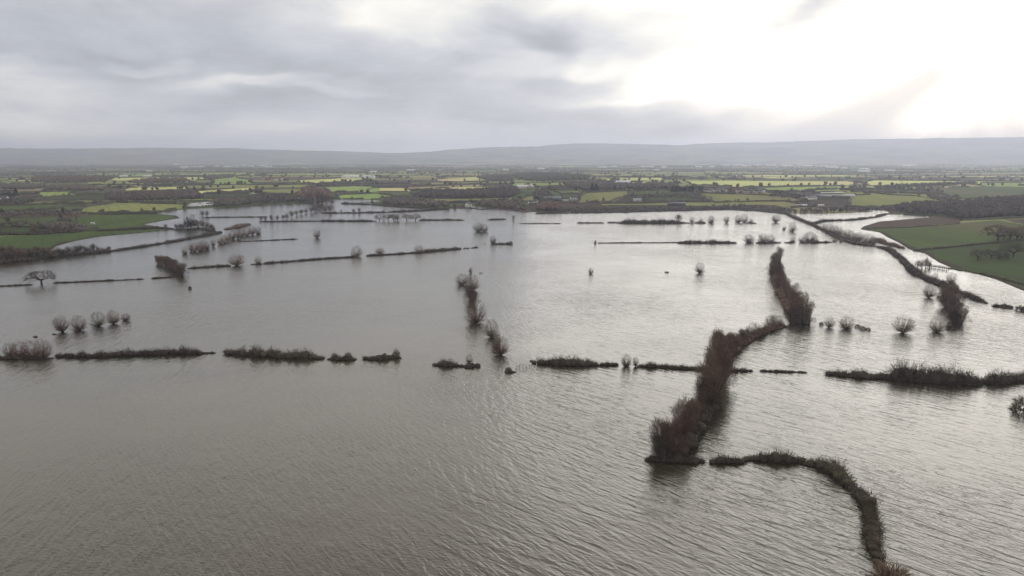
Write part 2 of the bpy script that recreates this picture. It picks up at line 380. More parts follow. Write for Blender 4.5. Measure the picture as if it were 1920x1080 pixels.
# explicit fields read from the photograph: (name, material, outline)
FIELDS = [
 ('pasture', 'low pasture', [(-60, 448), (0, 443), (70, 439), (180, 432), (320, 429.5), (322, 432), (250, 439), (185, 445), (140, 453), (100, 466), (60, 466), (-60, 474)]),
 ('pasture', 'x', [(133, 431), (160, 434), (250, 428), (300, 425), (268, 421), (345, 408), (338, 404), (290, 400.5), (160, 402.5), (138, 412)]),
 ('olive', 'x', [(148, 398), (160, 389), (215, 380), (350, 383.5), (348, 391), (280, 399), (200, 399.5)]),
 ('plough', 'x', [(140, 403), (150, 399), (290, 399), (295, 402), (200, 402.5)]),
 ('sand', 'x', [(84, 423), (110, 418), (136, 417), (125, 423), (105, 426)]),
 ('pasture', 'x', [(-60, 410), (60, 408), (115, 405), (118, 412), (90, 417), (-60, 420)]),
 ('pasture', 'x', [(-60, 388), (50, 385), (112, 384), (105, 392), (60, 395), (-60, 398)]),
 ('olive', 'x', [(-60, 384), (25, 383), (60, 378), (190, 377.5), (185, 381), (110, 383)]),
 ('dark', 'x', [(-60, 426), (75, 426), (100, 428), (130, 436), (60, 438), (-60, 441)]),
 ('olive', 'x', [(120, 436), (165, 434), (185, 432), (80, 438)]),
 ('bright', 'x', [(630, 366), (700, 363), (745, 368), (715, 373), (640, 373)]),
 ('bright', 'x', [(585, 352), (665, 349), (705, 350), (690, 356), (600, 359)]),
 ('olive', 'x', [(490, 356), (560, 354), (590, 360), (540, 364), (480, 362)]),
 ('bright', 'x', [(505, 366), (560, 366), (565, 372), (500, 372)]),
 ('olive', 'x', [(780, 374), (960, 370), (965, 378), (800, 382)]),
 ('dark', 'x', [(770, 358), (960, 353), (970, 356), (900, 361), (770, 364)]),
 ('stubble', 'x', [(760, 352), (900, 346), (905, 349), (770, 356)]),
 ('olive', 'x', [(1008, 364), (1030, 361), (1040, 375), (1000, 378), (960, 378)]),
 ('olive', 'x', [(1045, 360), (1085, 358), (1090, 363), (1050, 363)]),
 ('dark', 'x', [(1050, 364), (1090, 363), (1085, 375), (1060, 375)]),
 ('olive', 'x', [(1095, 362), (1175, 358), (1180, 366), (1150, 378), (1080, 382), (1085, 374)]),
 ('pasture', 'x', [(1190, 359), (1240, 357), (1330, 361), (1300, 363), (1190, 367)]),
 ('dark', 'x', [(1215, 369), (1290, 366), (1320, 376), (1220, 378)]),
 ('olive', 'x', [(1302, 362), (1380, 364), (1470, 367), (1510, 378), (1340, 380), (1320, 372)]),
 ('olive', 'x', [(1600, 366), (1660, 365), (1720, 368), (1785, 380), (1650, 387), (1590, 386)]),
 ('pasture', 'x', [(1745, 353), (1850, 349), (1990, 352), (1990, 371), (1800, 373), (1760, 362)]),
 ('plough', 'x', [(1860, 374), (1990, 370), (1990, 376), (1870, 378)]),
 ('stubble', 'x', [(1700, 353), (1820, 346), (1850, 348), (1700, 356)]),
 ('yellow', 'x', [(1600, 346), (1640, 338), (1860, 340), (1840, 344), (1650, 349)]),
 ('yellow', 'x', [(1280, 339), (1590, 340), (1630, 346), (1420, 351), (1300, 347)]),
 ('bright', 'x', [(1420, 352), (1600, 349), (1620, 354), (1500, 360), (1420, 358)]),
 ('pasture', 'x', [(1620, 355), (1735, 358), (1760, 364), (1620, 362)]),
 ('yellow', 'x', [(1115, 335), (1240, 333), (1245, 338), (1110, 338)]),
 ('bright', 'x', [(960, 343), (1060, 343), (1060, 347), (960, 348)]),
 ('yellow', 'x', [(810, 337), (890, 332), (960, 328), (940, 336), (830, 341)]),
 ('yellow', 'x', [(715, 331), (560, 338), (560, 344), (660, 341)]),
 ('bright', 'x', [(395, 334), (430, 330), (470, 338), (470, 345), (400, 347)]),
 ('yellow', 'x', [(240, 352), (350, 350), (350, 355), (235, 357)]),
 ('yellow', 'x', [(355, 359), (470, 352), (490, 356), (380, 365)]),
 ('bright', 'x', [(0, 341), (55, 342), (50, 346), (0, 347)]),
 ('bright', 'x', [(65, 361), (130, 359), (150, 366), (80, 370)]),
 ('plough', 'x', [(1616, 427), (1630, 420), (1700, 411), (1760, 406), (1805, 407), (1800, 418), (1700, 425)]),
 ('plough', 'x', [(1880, 412), (1990, 408), (1990, 422), (1920, 420)]),
 ('pasture', 'x', [(1625, 430), (1700, 427), (1810, 418), (1870, 413), (1920, 421), (1990, 422), (1990, 440), (1920, 447), (1800, 458), (1705, 467), (1660, 445)]),
 ('dark', 'x', [(1712, 470), (1800, 460), (1920, 450), (1990, 445), (1990, 560), (1920, 538), (1860, 517), (1790, 500), (1750, 482)]),
 ('scrub', 'x', [(985, 388), (1170, 384), (1300, 386), (1450, 384), (1490, 392), (1480, 401), (1000, 400)]),
 ('scrub', 'x', [(-60, 466), (100, 464), (90, 480), (0, 495), (-200, 505)]),
]
fid = np.full(len(quads), -1)
mat_of = {}
for k, (m, _, P) in enumerate(FIELDS):
    sel = inpoly(FPX, FPY, P) & (fsd > 1.0); fid[sel] = k; mat_of[k] = m
mudw = 2.5 + 5 * vnoise(FC[:, 0] / 18, FC[:, 1] / 30)
fid[(fsd > 0) & (fsd < mudw) & (FC[:, 1] < 1150)] = len(FIELDS) - 2
# remaining farmland: rotated patchwork of parcels, larger with distance
ang = R(9); ca, sa = math.cos(ang), math.sin(ang)
U = FC[:, 0] * ca + FC[:, 1] * sa; Vv = -FC[:, 0] * sa + FC[:, 1] * ca
PARC = []
def bsp(ix, u0, u1, v0, v1, depth=0):
    w, h = u1 - u0, v1 - v0
    um, vm = (u0 + u1) / 2, (v0 + v1) / 2
    d = um * sa + vm * ca
    size = 130 + max(d - 1000, 0) * .075
    r = random.random
    if w > size * 3.4 or h > size * 1.1:
        if w / 3.0 > h:
            c = u0 + w * (.35 + .3 * r()); m = U[ix] < c
            bsp(ix[m], u0, c, v0, v1); bsp(ix[~m], c, u1, v0, v1)
        else:
            c = v0 + h * (.35 + .3 * r()); m = Vv[ix] < c
            bsp(ix[m], u0, u1, v0, c); bsp(ix[~m], u0, u1, c, v1)
    else: PARC.append((ix, u0, u1, v0, v1))
allix = np.nonzero((fid < 0) & (fsd > 0) & (FC[:, 1] > 700) & (FC[:, 1] < 9500))[0]
bsp(allix, -7000, 9000, 300, 9800)
K = len(FIELDS)
parcel_mat = []
for n_, (ix, u0, u1, v0, v1) in enumerate(PARC):
    um, vm = (u0 + u1) / 2, (v0 + v1) / 2; x = um * ca - vm * sa; y = um * sa + vm * ca
    _, py = project(x, y, 0.); r = random.random()
    if py > 362: m = 'pasture' if r < .35 else 'olive' if r < .6 else 'dark' if r < .75 else 'plough' if r < .85 else 'scrub'
    elif py > 328: m = 'yellow' if r < .08 else 'bright' if r < .2 else 'olive' if r < .62 else 'stubble' if r < .70 else 'pasture' if r < .84 else 'plough'
    else: m = 'olive' if r < .40 else 'pasture' if r < .6 else 'dark' if r < .75 else 'stubble' if r < .82 else 'bright' if r < .9 else 'scrub'
    fid[ix] = K + n_; mat_of[K + n_] = m; parcel_mat.append(m)
def submesh(name, sel, mat):
    q = quads[sel]; u, inv = np.unique(q, return_inverse=True)
    return mesh_np(name, V[u], inv.reshape(-1, 4), mat)
def smooth(me): me.polygons.foreach_set('use_smooth', np.ones(len(me.polygons), bool)); return me
tag(ob('ground', smooth(submesh('ground', fid < 0, M['ground']))), kind='structure')
for k in range(K):
    s = fid == k
    if s.any(): tag(ob('field', smooth(submesh('field', s, FM[mat_of[k]]))), kind='structure')
for mname in FM:                        # the patchwork beyond, one sheet for each crop
    s = np.isin(fid, [k for k in mat_of if k >= K and mat_of[k] == mname])
    if s.any(): tag(ob('farmland', smooth(submesh('farmland', s, FM[mname]))), kind='structure')
# water: one sheet
wx = np.array([-3500, -1000, 0, 1000, 3500.]); wy = np.array([-2000., 0, 400, 900, 1700])
WX, WY = np.meshgrid(wx, wy, indexing='ij'); i5 = np.arange(25).reshape(5, 5)
wq = np.stack([i5[:-1, :-1], i5[1:, :-1], i5[1:, 1:], i5[:-1, 1:]], -1).reshape(-1, 4)
tag(ob('flood_water', mesh_np('flood_water', np.stack([WX, WY, WX * 0], -1).reshape(-1, 3), wq, M['water'])), kind='structure')
# small pools inland (px outline)
def sheet(name, P, mat, dz=.12):
    x, y, z = G([p[0] for p in P], [p[1] for p in P])
    zz = max(z) + dz
    q = Mesh(); n = len(P)
    vv = [(a, b, zz) for a, b in zip(x, y)] + [(x.mean(), y.mean(), zz)]
    q.add(vv, [(i, (i + 1) % n, n) for i in range(n)])
    return tag(ob(name, q.mesh(name, mat)), kind='structure')
sheet('pond', [(1533, 362.5), (1545, 361), (1580, 361), (1586, 362.2), (1575, 363.4), (1545, 363.6)], M['water'], 1.)
sheet('pond', [(1494, 385.4), (1512, 384.8), (1512, 386), (1494, 386.4)], M['water'], .5)
sheet('pond', [(868, 386), (900, 388.2), (925, 391), (905, 393), (880, 390)], M['water'], .2)

# ------------------------------------------------------------------ hills
RIDGE = [(-3500, 268), (-1500, 272), (-600, 276), (-200, 279), (0, 279.5), (140, 279.5), (240, 279), (280, 278), (400, 279.5), (440, 278.5), (480, 281), (560, 283), (640, 284.5), (740, 288), (800, 286), (850, 281.5),
         (900, 278), (960, 276), (1010, 275.5), (1030, 273), (1080, 270.5), (1130, 270), (1200, 272), (1270, 274.5), (1310, 271), (1370, 269), (1430, 268.8), (1480, 267), (1560, 264.5), (1640, 262.5), (1700, 262), (1780, 261), (1920, 259), (2400, 262), (3500, 266), (5400, 272)]
hc = np.arange(-3400, 5300, 4.); rp = np.interp(hc, [p[0] for p in RIDGE], [p[1] for p in RIDGE])
TX = (hc - 960) / F
dist_r = 13000 + 900 * np.sin(hc / 500.) - 300 * np.cos(hc / 170.)
ridz = CH + (HOR - rp) / F * dist_r / CP * 1.0
tt = np.linspace(0, 1.25, 60)
HX = []; 
for t in tt:
    d = 9300 + (dist_r - 9300) * t
    s = sstep(0, 1, t) if t <= 1 else 1 - .5 * sstep(1, 1.6, t)
    nz = (vnoise(TX * 22 + 50, d / 900) - .5) * 70 * np.sin(math.pi * min(t, 1)) + (vnoise(TX * 70 + 3, d / 380) - .5) * 26 * np.sin(math.pi * min(t, 1))
    foot = 30 * (vnoise(TX * 9, np.full_like(TX, t * 3)) ) * (1 - t)
    z = -1 + (ridz + 1) * (s * .85 + .15 * t if t <= 1 else s) + nz + foot * min(t * 5, 1) + (vnoise(TX * 160, d / 200) - .5) * 10 * min(t * 3, 1) + (vnoise(TX * 420, d / 90) - .5) * 9 * min(t * 3, 1)
    HX.append(np.stack([TX * d * CP, d + 0 * TX, z], -1))
HV = np.stack(HX); a, b = HV.shape[:2]; i = np.arange(a * b).reshape(a, b)
tag(ob('hills', smooth(mesh_np('hills', HV.reshape(-1, 3), np.stack([i[:-1, :-1], i[:-1, 1:], i[1:, 1:], i[1:, :-1]], -1).reshape(-1, 4), M['hill']))), kind='structure')

# ------------------------------------------------------------------ tree builders (10 m nominal unless noted)
def rand_dir(r, n, up):      # directions in a cone about +z: up = cos of the widest angle
    c = 1 - r.random(n) * (1 - up); s = np.sqrt(1 - c * c); a = r.random(n) * 2 * math.pi
    return np.stack([s * np.cos(a), s * np.sin(a), c], 1)
def rods(r, P, Dr, L, r0, nseg, bend, m):
    """curved rods that turn upward, with m side twigs each"""
    out = []; p = P.copy(); d = unit(Dr.copy()); n = len(P)
    for k in range(nseg):
        q = p + d * (L / nseg)[:, None]; ra = r0 * (1 - k / nseg * .75); rb = r0 * (1 - (k + 1) / nseg * .75)
        out.append((p, q, ra, rb))
        for _ in range(m):
            t = r.random((n, 1)); b0 = p + (q - p) * t; td = unit(d + r.normal(size=(n, 3)) * .45)
            ln = (L * (.12 + .16 * r.random(n)))[:, None]; out.append((b0, b0 + td * ln, rb * .6, rb * .25))
        p = q; d = unit(d + np.array([0, 0, bend]) + r.normal(size=(n, 3)) * .09)
    return out
def join_segs(lst):
    P0 = np.concatenate([a[0] for a in lst]); P1 = np.concatenate([a[1] for a in lst])
    R0 = np.concatenate([np.broadcast_to(a[2], len(a[0])) for a in lst]); R1 = np.concatenate([np.broadcast_to(a[3], len(a[0])) for a in lst])
    return prisms(P0, P1, R0, R1)
def pollard(seed, n=85, spread=.05):       # height 8, trunk about 1.6
    r = np.random.default_rng(seed); lean = r.normal(size=2) * .15
    head = np.array([lean[0], lean[1], .2])
    tr = Mesh(); tr.segs([(0, 0, -1.2), (lean[0] * .5, lean[1] * .5, .0)], [(lean[0] * .5, lean[1] * .5, .0), head], [.75, .6], [.6, .62])
    for k in range(7):
        a = k * .9; e = head + np.array([math.cos(a) * .6, math.sin(a) * .6, .25]); tr.segs(head - [0, 0, .3], e, .35, .22)
    Dr = rand_dir(r, n, spread - .02); P = head + Dr * np.array([.6, .6, .2]); L = (4.6 + 2.4 * r.random(n)) * (.50 + .50 * np.clip(Dr[:, 2], .02, 1) ** .8)
    v, f = join_segs(rods(r, P, Dr, L, .055 + .03 * r.random(n), 3, .17, 2))
    m = 520; q = unit(r.normal(size=(m, 3))); lump = 1 + .16 * np.sin(q[:, :1] * 5 + seed) * np.cos(q[:, 1:2] * 4 + seed)
    c = q * (.45 + .55 * r.random((m, 1)) ** .5) * np.array([3.3, 3.3, 3.15]) * lump + np.array([lean[0], lean[1], 3.9]); c[:, 2] = np.maximum(c[:, 2], .2)
    keep = np.hypot(c[:, 0], c[:, 1]) < 1.2 + c[:, 2] * .95; c = c[keep]
    d = unit(c - head + r.normal(size=c.shape) * .9); v2, f2 = blades(c, c + d * .9, .075, r)
    return tr.mesh('trunk', M['bark']), (np.concatenate([v, v2]), np.concatenate([f, f2 + len(v)]))
def willow(seed, ns=13, top=13., wide=.40, tw=64):   # several stems, height 13
    r = np.random.default_rng(seed); lst = []; tr = []; ns = 16
    Dr = rand_dir(r, ns, 1 - wide * wide * .6); P = np.stack([r.normal(size=ns) * .5, r.normal(size=ns) * .5, np.full(ns, -.8)], 1)
    L = top * (.60 + .36 * np.clip((Dr[:, 2] - Dr[:, 2].min()) / (np.ptp(Dr[:, 2]) + 1e-6), 0, 1)) * (.9 + .15 * r.random(ns)); p = P; d = Dr; prev = []
    for k in range(4):
        q = p + d * (L / 4)[:, None]; tr.append((p, q, .26 - .05 * k, .21 - .05 * k)); prev.append((p, q)); p = q
        d = unit(d + r.normal(size=(ns, 3)) * .16 + np.array([0, 0, .05]))
    v, f = join_segs(tr)
    nb = 11; bc = np.stack([r.normal(size=nb) * 1.7, r.normal(size=nb) * 1.7, np.linspace(2.2, top * .80, nb)], 1); br = np.stack([2.5 - .09 * bc[:, 2] + r.random(nb) * .6] * 2 + [np.full(nb, 2.3)], 1)
    bc[:, :2] *= (1.15 - bc[:, 2:] / top * .7)
    m = 3300; w_ = r.integers(0, nb, m); q = unit(r.normal(size=(m, 3))) * (.3 + .7 * r.random((m, 1)) ** .6)
    c = bc[w_] + q * br[w_]; c[:, 2] = np.maximum(c[:, 2], .1)
    d = unit(q * .8 + np.array([0, 0, .75]) + r.normal(size=(m, 3)) * .45); v2, f2 = blades(c, c + d * (.9 + 1.5 * r.random((m, 1)) ** 2), .085, r)
    return mesh_np('trunk', v, f, M['wood']), (v2, f2)
def oak(seed, spreadx=1.4, H0=1.9, dep=5, top=9.):     # broad crown on a clear trunk
    r = np.random.default_rng(seed); lst = []; tr = []
    def grow(p, d, L, rad, k):
        q = p + d * L * .5; d2 = unit(d + r.normal(size=3) * .12); e = q + d2 * L * .5
        (tr if k < 2 else lst).append((p[None], q[None], np.array([rad]), np.array([rad * .85]))); (tr if k < 2 else lst).append((q[None], e[None], np.array([rad * .85]), np.array([rad * .7])))
        if k >= dep: return
        n = 5 if k == 0 else 3 if k < 3 else 4
        for j in range(n):
            a = 2 * math.pi * (j + r.random() * .7) / n; tilt = (.75 if k == 0 else .55) + .25 * r.random()
            u = unit(np.cross(d2, [0.3, .1, 1.])); w = np.cross(d2, u)
            nd = d2 * math.cos(tilt) + (u * math.cos(a) + w * math.sin(a)) * math.sin(tilt); nd[2] = nd[2] * 1.05 + .04 + r.normal() * .12; nd[0] *= 1.05
            grow(e, unit(nd), L * (.70 + .14 * r.random()) * (1. if k else 1.02), max(rad * .6, .035), k + 1)
    grow(np.array([0, 0, -1.]), np.array([0, 0, 1.]), H0 + 1, .55, 0)
    v, f = join_segs(tr); v[:, :2] *= spreadx
    cv, cf = join_segs(lst); cv[:, :2] *= spreadx
    return mesh_np('trunk', v, f, M['bark']), (cv, cf)
def puff(seed, rx=4.1, rz=4.9, zc=4.5, n=300, w=.26, L=1.8):   # fuzzy round crown for trees far off
    r = np.random.default_rng(seed)
    nb = 7; bc = unit(r.normal(size=(nb, 3))) * np.array([rx, rx, rz]) * .42; br = .55 + .2 * r.random(nb)
    which = r.integers(0, nb, n); o = unit(r.normal(size=(n, 3))) * (r.random((n, 1)) ** .5)
    c = bc[which] + o * np.array([rx, rx, rz]) * br[which][:, None]; c[:, 2] += zc
    d = unit(c - np.array([0, 0, zc * .35]) + r.normal(size=(n, 3)) * .8)
    v, f = blades(c - d * L * .5, c + d * L * .5, w, r)
    tv, tf = prisms(np.array([(0, 0, -1.), (0, 0, 2.), (0, 0, 2.), (0, 0, 2.)]), np.array([(0, 0, 2.2), (1., .3, 5.5), (-1.1, .2, 5.2), (.1, -.9, 6.)]), np.array([.4, .22, .22, .22]), np.array([.3, .08, .08, .08]))
    return tv, tf, v, f
LIB = {}
def lib(kind, var, gen, mats, nominal):
    tm, (v, f) = gen
    cm = mesh_np('crown', v, f, M[mats[0]])
    for mk in mats: LIB.setdefault((kind, mk), []).append((tm, cm, nominal))
def crown_ob(cm, mk, root):
    o = ob('crown', cm, root); o.material_slots[0].link = 'OBJECT'; o.material_slots[0].material = M[mk]; return o
TW = ('twig_grey', 'twig_red', 'twig_pink', 'twig_olive', 'twig_dark')
for s in range(5): lib('pollard', s, pollard(100 + s, 105 + 15 * (s % 3), (.05, .2, -.05, .3, 0.)[s]), TW, 7.1)
for s in range(4): lib('willow', s, willow(200 + s), TW, 13.4)
for s in range(3): lib('oak', s, oak(300 + s), TW, 9.5)
for s in range(4):
    tv, tf, v, f = puff(400 + s); lib('round', s, (mesh_np('trunk', tv, tf, M['bark']), (v, f)), TW, 9.8)
for s in range(3):
    r = np.random.default_rng(500 + s); n = 420     # low bush, height 3
    d = rand_dir(r, n, -.05); c = d * np.array([1.9, 1.9, 2.5]) * (.35 + .5 * r.random((n, 1)))
    v, f = blades(c, c + unit(d + r.normal(size=(n, 3)) * .4) * .9, .13, r)
    st, sf = prisms(np.zeros((5, 3)) - [0, 0, .8], rand_dir(r, 5, .4) * 1.4, np.full(5, .12), np.full(5, .05))
    lib('bush', s, (mesh_np('stem', st, sf, M['bark']), (v, f)), TW + ('hedge', 'hedge_green'), 3.1)
CATN = {'pollard': 'pollard_willow', 'willow': 'willow_tree', 'oak': 'oak_tree', 'round': 'bare_tree', 'bush': 'bush'}
CATC = {'pollard': 'willow tree', 'willow': 'willow tree', 'oak': 'oak tree', 'round': 'tree', 'bush': 'bush'}
cnt = 0
def tree(px, py, hpx, kind, mat, label, group=None, wide=1., single=False, var=None):
    """px,py foot of the tree in the photograph, hpx its height there"""
    global cnt
    cnt += 1; x, y, z = [float(q) for q in G(px, py)]
    vs = LIB[(kind, mat)]; tm, cm, nom = vs[(cnt if var is None else var) % len(vs)]
    s = hpx / ppm(y) / nom * (random.uniform(.84, 1.14) if kind == 'willow' else random.uniform(.94, 1.12))
    root = ob(CATN[kind], None, loc=(x, y, z)); root.empty_display_size = .5
    root.rotation_euler[2] = random.random() * 6.28; wv = wide * random.uniform(.86, 1.16); root.scale = (s * wv, s * wv * random.uniform(.9, 1.1), s); root.rotation_euler[0] = random.gauss(0, .07); root.rotation_euler[1] = random.gauss(0, .07)
    ob('stem' if kind == 'bush' else 'trunk', tm, root); crown_ob(cm, mat, root)
    tag(root, label, CATC[kind], group)
    return root
ORD = ['first', 'second', 'third', 'fourth', 'fifth', 'sixth', 'seventh', 'eighth', 'ninth', 'tenth', 'eleventh', 'twelfth', 'thirteenth', 'fourteenth', 'fifteenth', 'sixteenth', 'seventeenth', 'eighteenth', 'nineteenth', 'twentieth'] + ['%dth' % k for k in range(21, 99)]
def row(pts, kind, mat, text, group, wide=1.):
    """text holds {o} for the ordinal"""
    for k, p in enumerate(pts): tree(p[0], p[1], p[2], p[4] if len(p) > 4 else kind, p[3] if len(p) > 3 else mat, text.format(o=ORD[k]), group, wide)

# the tall reddish willow belt that winds up from the lower right
row([(1236, 862, 66, 'twig_dark'), (1252, 853, 80), (1266, 846, 82), (1279, 833, 86), (1286, 822, 84), (1298, 810, 72), (1303, 798, 62), (1240, 848, 62), (1308, 787, 50, 'twig_dark'), (1315, 777, 52)], 'willow', 'twig_red',
    '{o} tall reddish willow, counted upwards, of the belt end beside the curved hedge', 'willows at the near end of the long reddish belt', .95)
row([(1320, 766, 64, 'twig_dark'), (1332, 764, 92), (1342, 752, 96), (1334, 738, 92), (1346, 728, 92), (1340, 716, 84), (1350, 706, 80), (1344, 694, 76), (1352, 684, 72)], 'willow', 'twig_red',
    '{o} tall reddish willow, counted upwards, of the belt where the long hedge meets it', 'willows in the middle of the long reddish belt', .8)
row([(1346, 674, 52), (1354, 668, 50), (1364, 660, 46), (1350, 658, 34), (1376, 652, 36), (1388, 644, 30), (1369, 664, 40), (1382, 656, 34), (1397, 640, 26)], 'willow', 'twig_red',
    '{o} reddish willow, counted upwards, of the upper belt above the long hedge', 'willows at the upper end of the long reddish belt', 1.0)
row([(1404, 632, 20), (1416, 632, 26, 'twig_grey'), (1426, 630, 18), (1444, 616, 24, 'twig_grey'), (1454, 614, 24), (1464, 612, 14, 'twig_dark')], 'pollard', 'twig_dark',
    '{o} low willow from the left in the gap between the two reddish belts', 'low willows linking the two reddish belts')
# second belt
row([(1462, 487, 30, 'twig_grey'), (1455, 494, 28), (1452, 502, 26), (1450, 510, 28), (1458, 514, 30), (1450, 520, 28), (1456, 528, 32), (1464, 534, 32), (1459, 542, 34), (1466, 549, 34), (1472, 556, 36), (1478, 565, 38), (1484, 573, 40), (1490, 580, 40),
     (1496, 588, 42), (1486, 590, 42), (1503, 596, 44), (1494, 602, 46), (1507, 608, 44, 'twig_grey'), (1516, 608, 34, 'twig_grey'), (1484, 606, 30)], 'willow', 'twig_red',
    '{o} reddish willow from the far end of the curved belt standing in open water', 'willows of the curved belt right of the centre', 1.05)
# third belt
row([(1778, 560, 34), (1770, 555, 30), (1784, 570, 36), (1776, 576, 34), (1790, 582, 36), (1782, 590, 36), (1796, 596, 34), (1788, 604, 34), (1802, 607, 30), (1790, 610, 28, 'twig_dark')], 'willow', 'twig_red',
    '{o} willow, counted towards the viewer, of the short belt by the river hedge', 'willows of the short belt near the right edge', 1.1)
tree(1742, 558, 26, 'pollard', 'twig_pink', 'pinkish grey willow on the left flank of the short dark belt', None)
tree(1781, 530, 18, 'pollard', 'twig_grey', 'grey bare willow at the head of the short dark belt by the river hedge', None)
tree(1752, 526, 14, 'pollard', 'twig_pink', 'small pale willow in the river hedge just above the short dark belt', None)
# centre belt
tree(882, 518, 20, 'round', 'twig_grey', 'thin pale tree standing at the far tip of the central tree line', None, .6)
tree(867, 534, 20, 'pollard', 'twig_grey', 'yellowish grey willow leaning out left near the top of the central tree line', None)
tree(884, 545, 32, 'pollard', 'twig_grey', 'grey twiggy willow third down the central tree line', None, .85)
tree(883, 562, 26, 'willow', 'twig_red', 'narrow dark red willow in the middle of the central tree line', None, 1.15)
tree(886, 570, 26, 'willow', 'twig_red', 'dark red willow just above the large red brown ball of twigs', None, 1.1)
tree(893, 605, 42, 'pollard', 'twig_red', 'largest red brown ball shaped willow of the central tree line', None, .95)
tree(921, 632, 32, 'pollard', 'twig_grey', 'loose pale grey willow second from the near end of the central line', None, .95)
tree(938, 666, 38, 'pollard', 'twig_pink', 'pink and green tinged willow at the near end of the central line', None, .8)
tree(932, 650, 26, 'pollard', 'twig_olive', 'olive willow half hidden behind the nearest tree of the central line', None, .8)
# pollards on the left
tree(118, 622, 28, 'pollard', 'twig_pink', 'leftmost of the four ball shaped pollards in open water on the left', 'row of pollards in open water on the left')
tree(150, 619, 27, 'pollard', 'twig_pink', 'second from the left of the four ball shaped pollards on the left', 'row of pollards in open water on the left', .9)
tree(186, 612, 25, 'pollard', 'twig_olive', 'third from the left of the ball shaped pollards, slightly olive', 'row of pollards in open water on the left', .95)
tree(213, 607, 25, 'pollard', 'twig_pink', 'fourth of the ball shaped pollards on the left, the reddest one', 'row of pollards in open water on the left', .9)
tree(237, 601, 14, 'pollard', 'twig_pink', 'small sparse willow at the right end of the row of pollards', 'row of pollards in open water on the left')
row([(18, 669, 28), (38, 669, 30), (60, 670, 33), (82, 670, 34)], 'pollard', 'twig_pink', '{o} large pink brown willow from the left edge in the long near hedge', 'large willows at the left end of the near hedge', 1.0)
tree(78, 532, 27, 'oak', 'twig_dark', 'wide spreading oak with a clear trunk standing in water at the far left', None, .95)
tree(356, 542, 8, 'bush', 'hedge', 'lone round dark bush in the water below the short reddish belt', None, .9)
# short reddish belt upper left
row([(297, 494, 18, 'twig_pink'), (304, 496, 19), (311, 498, 20), (317, 502, 22), (323, 505, 22), (329, 509, 24), (335, 513, 24), (341, 517, 24)], 'willow', 'twig_red', '{o} willow from the far end of the short reddish belt on the upper left', 'willows of the short reddish belt on the upper left', 1.5)
row([(346, 477, 15), (359, 471, 14), (366, 472, 16, 'twig_red'), (374, 471, 17, 'twig_red'), (381, 469, 17, 'twig_red'), (388, 468, 17, 'twig_pink'), (400, 462, 14), (412, 458, 15), (420, 456, 15), (428, 452, 15), (437, 449, 16), (446, 447, 16), (454, 444, 17), (463, 442, 16, 'twig_pink'), (473, 440, 16), (484, 439, 14, 'twig_pink')],
    'pollard', 'twig_grey', '{o} grey brown willow from the near end of the slanting row on the upper left', 'slanting row of willows on the upper left', .8)
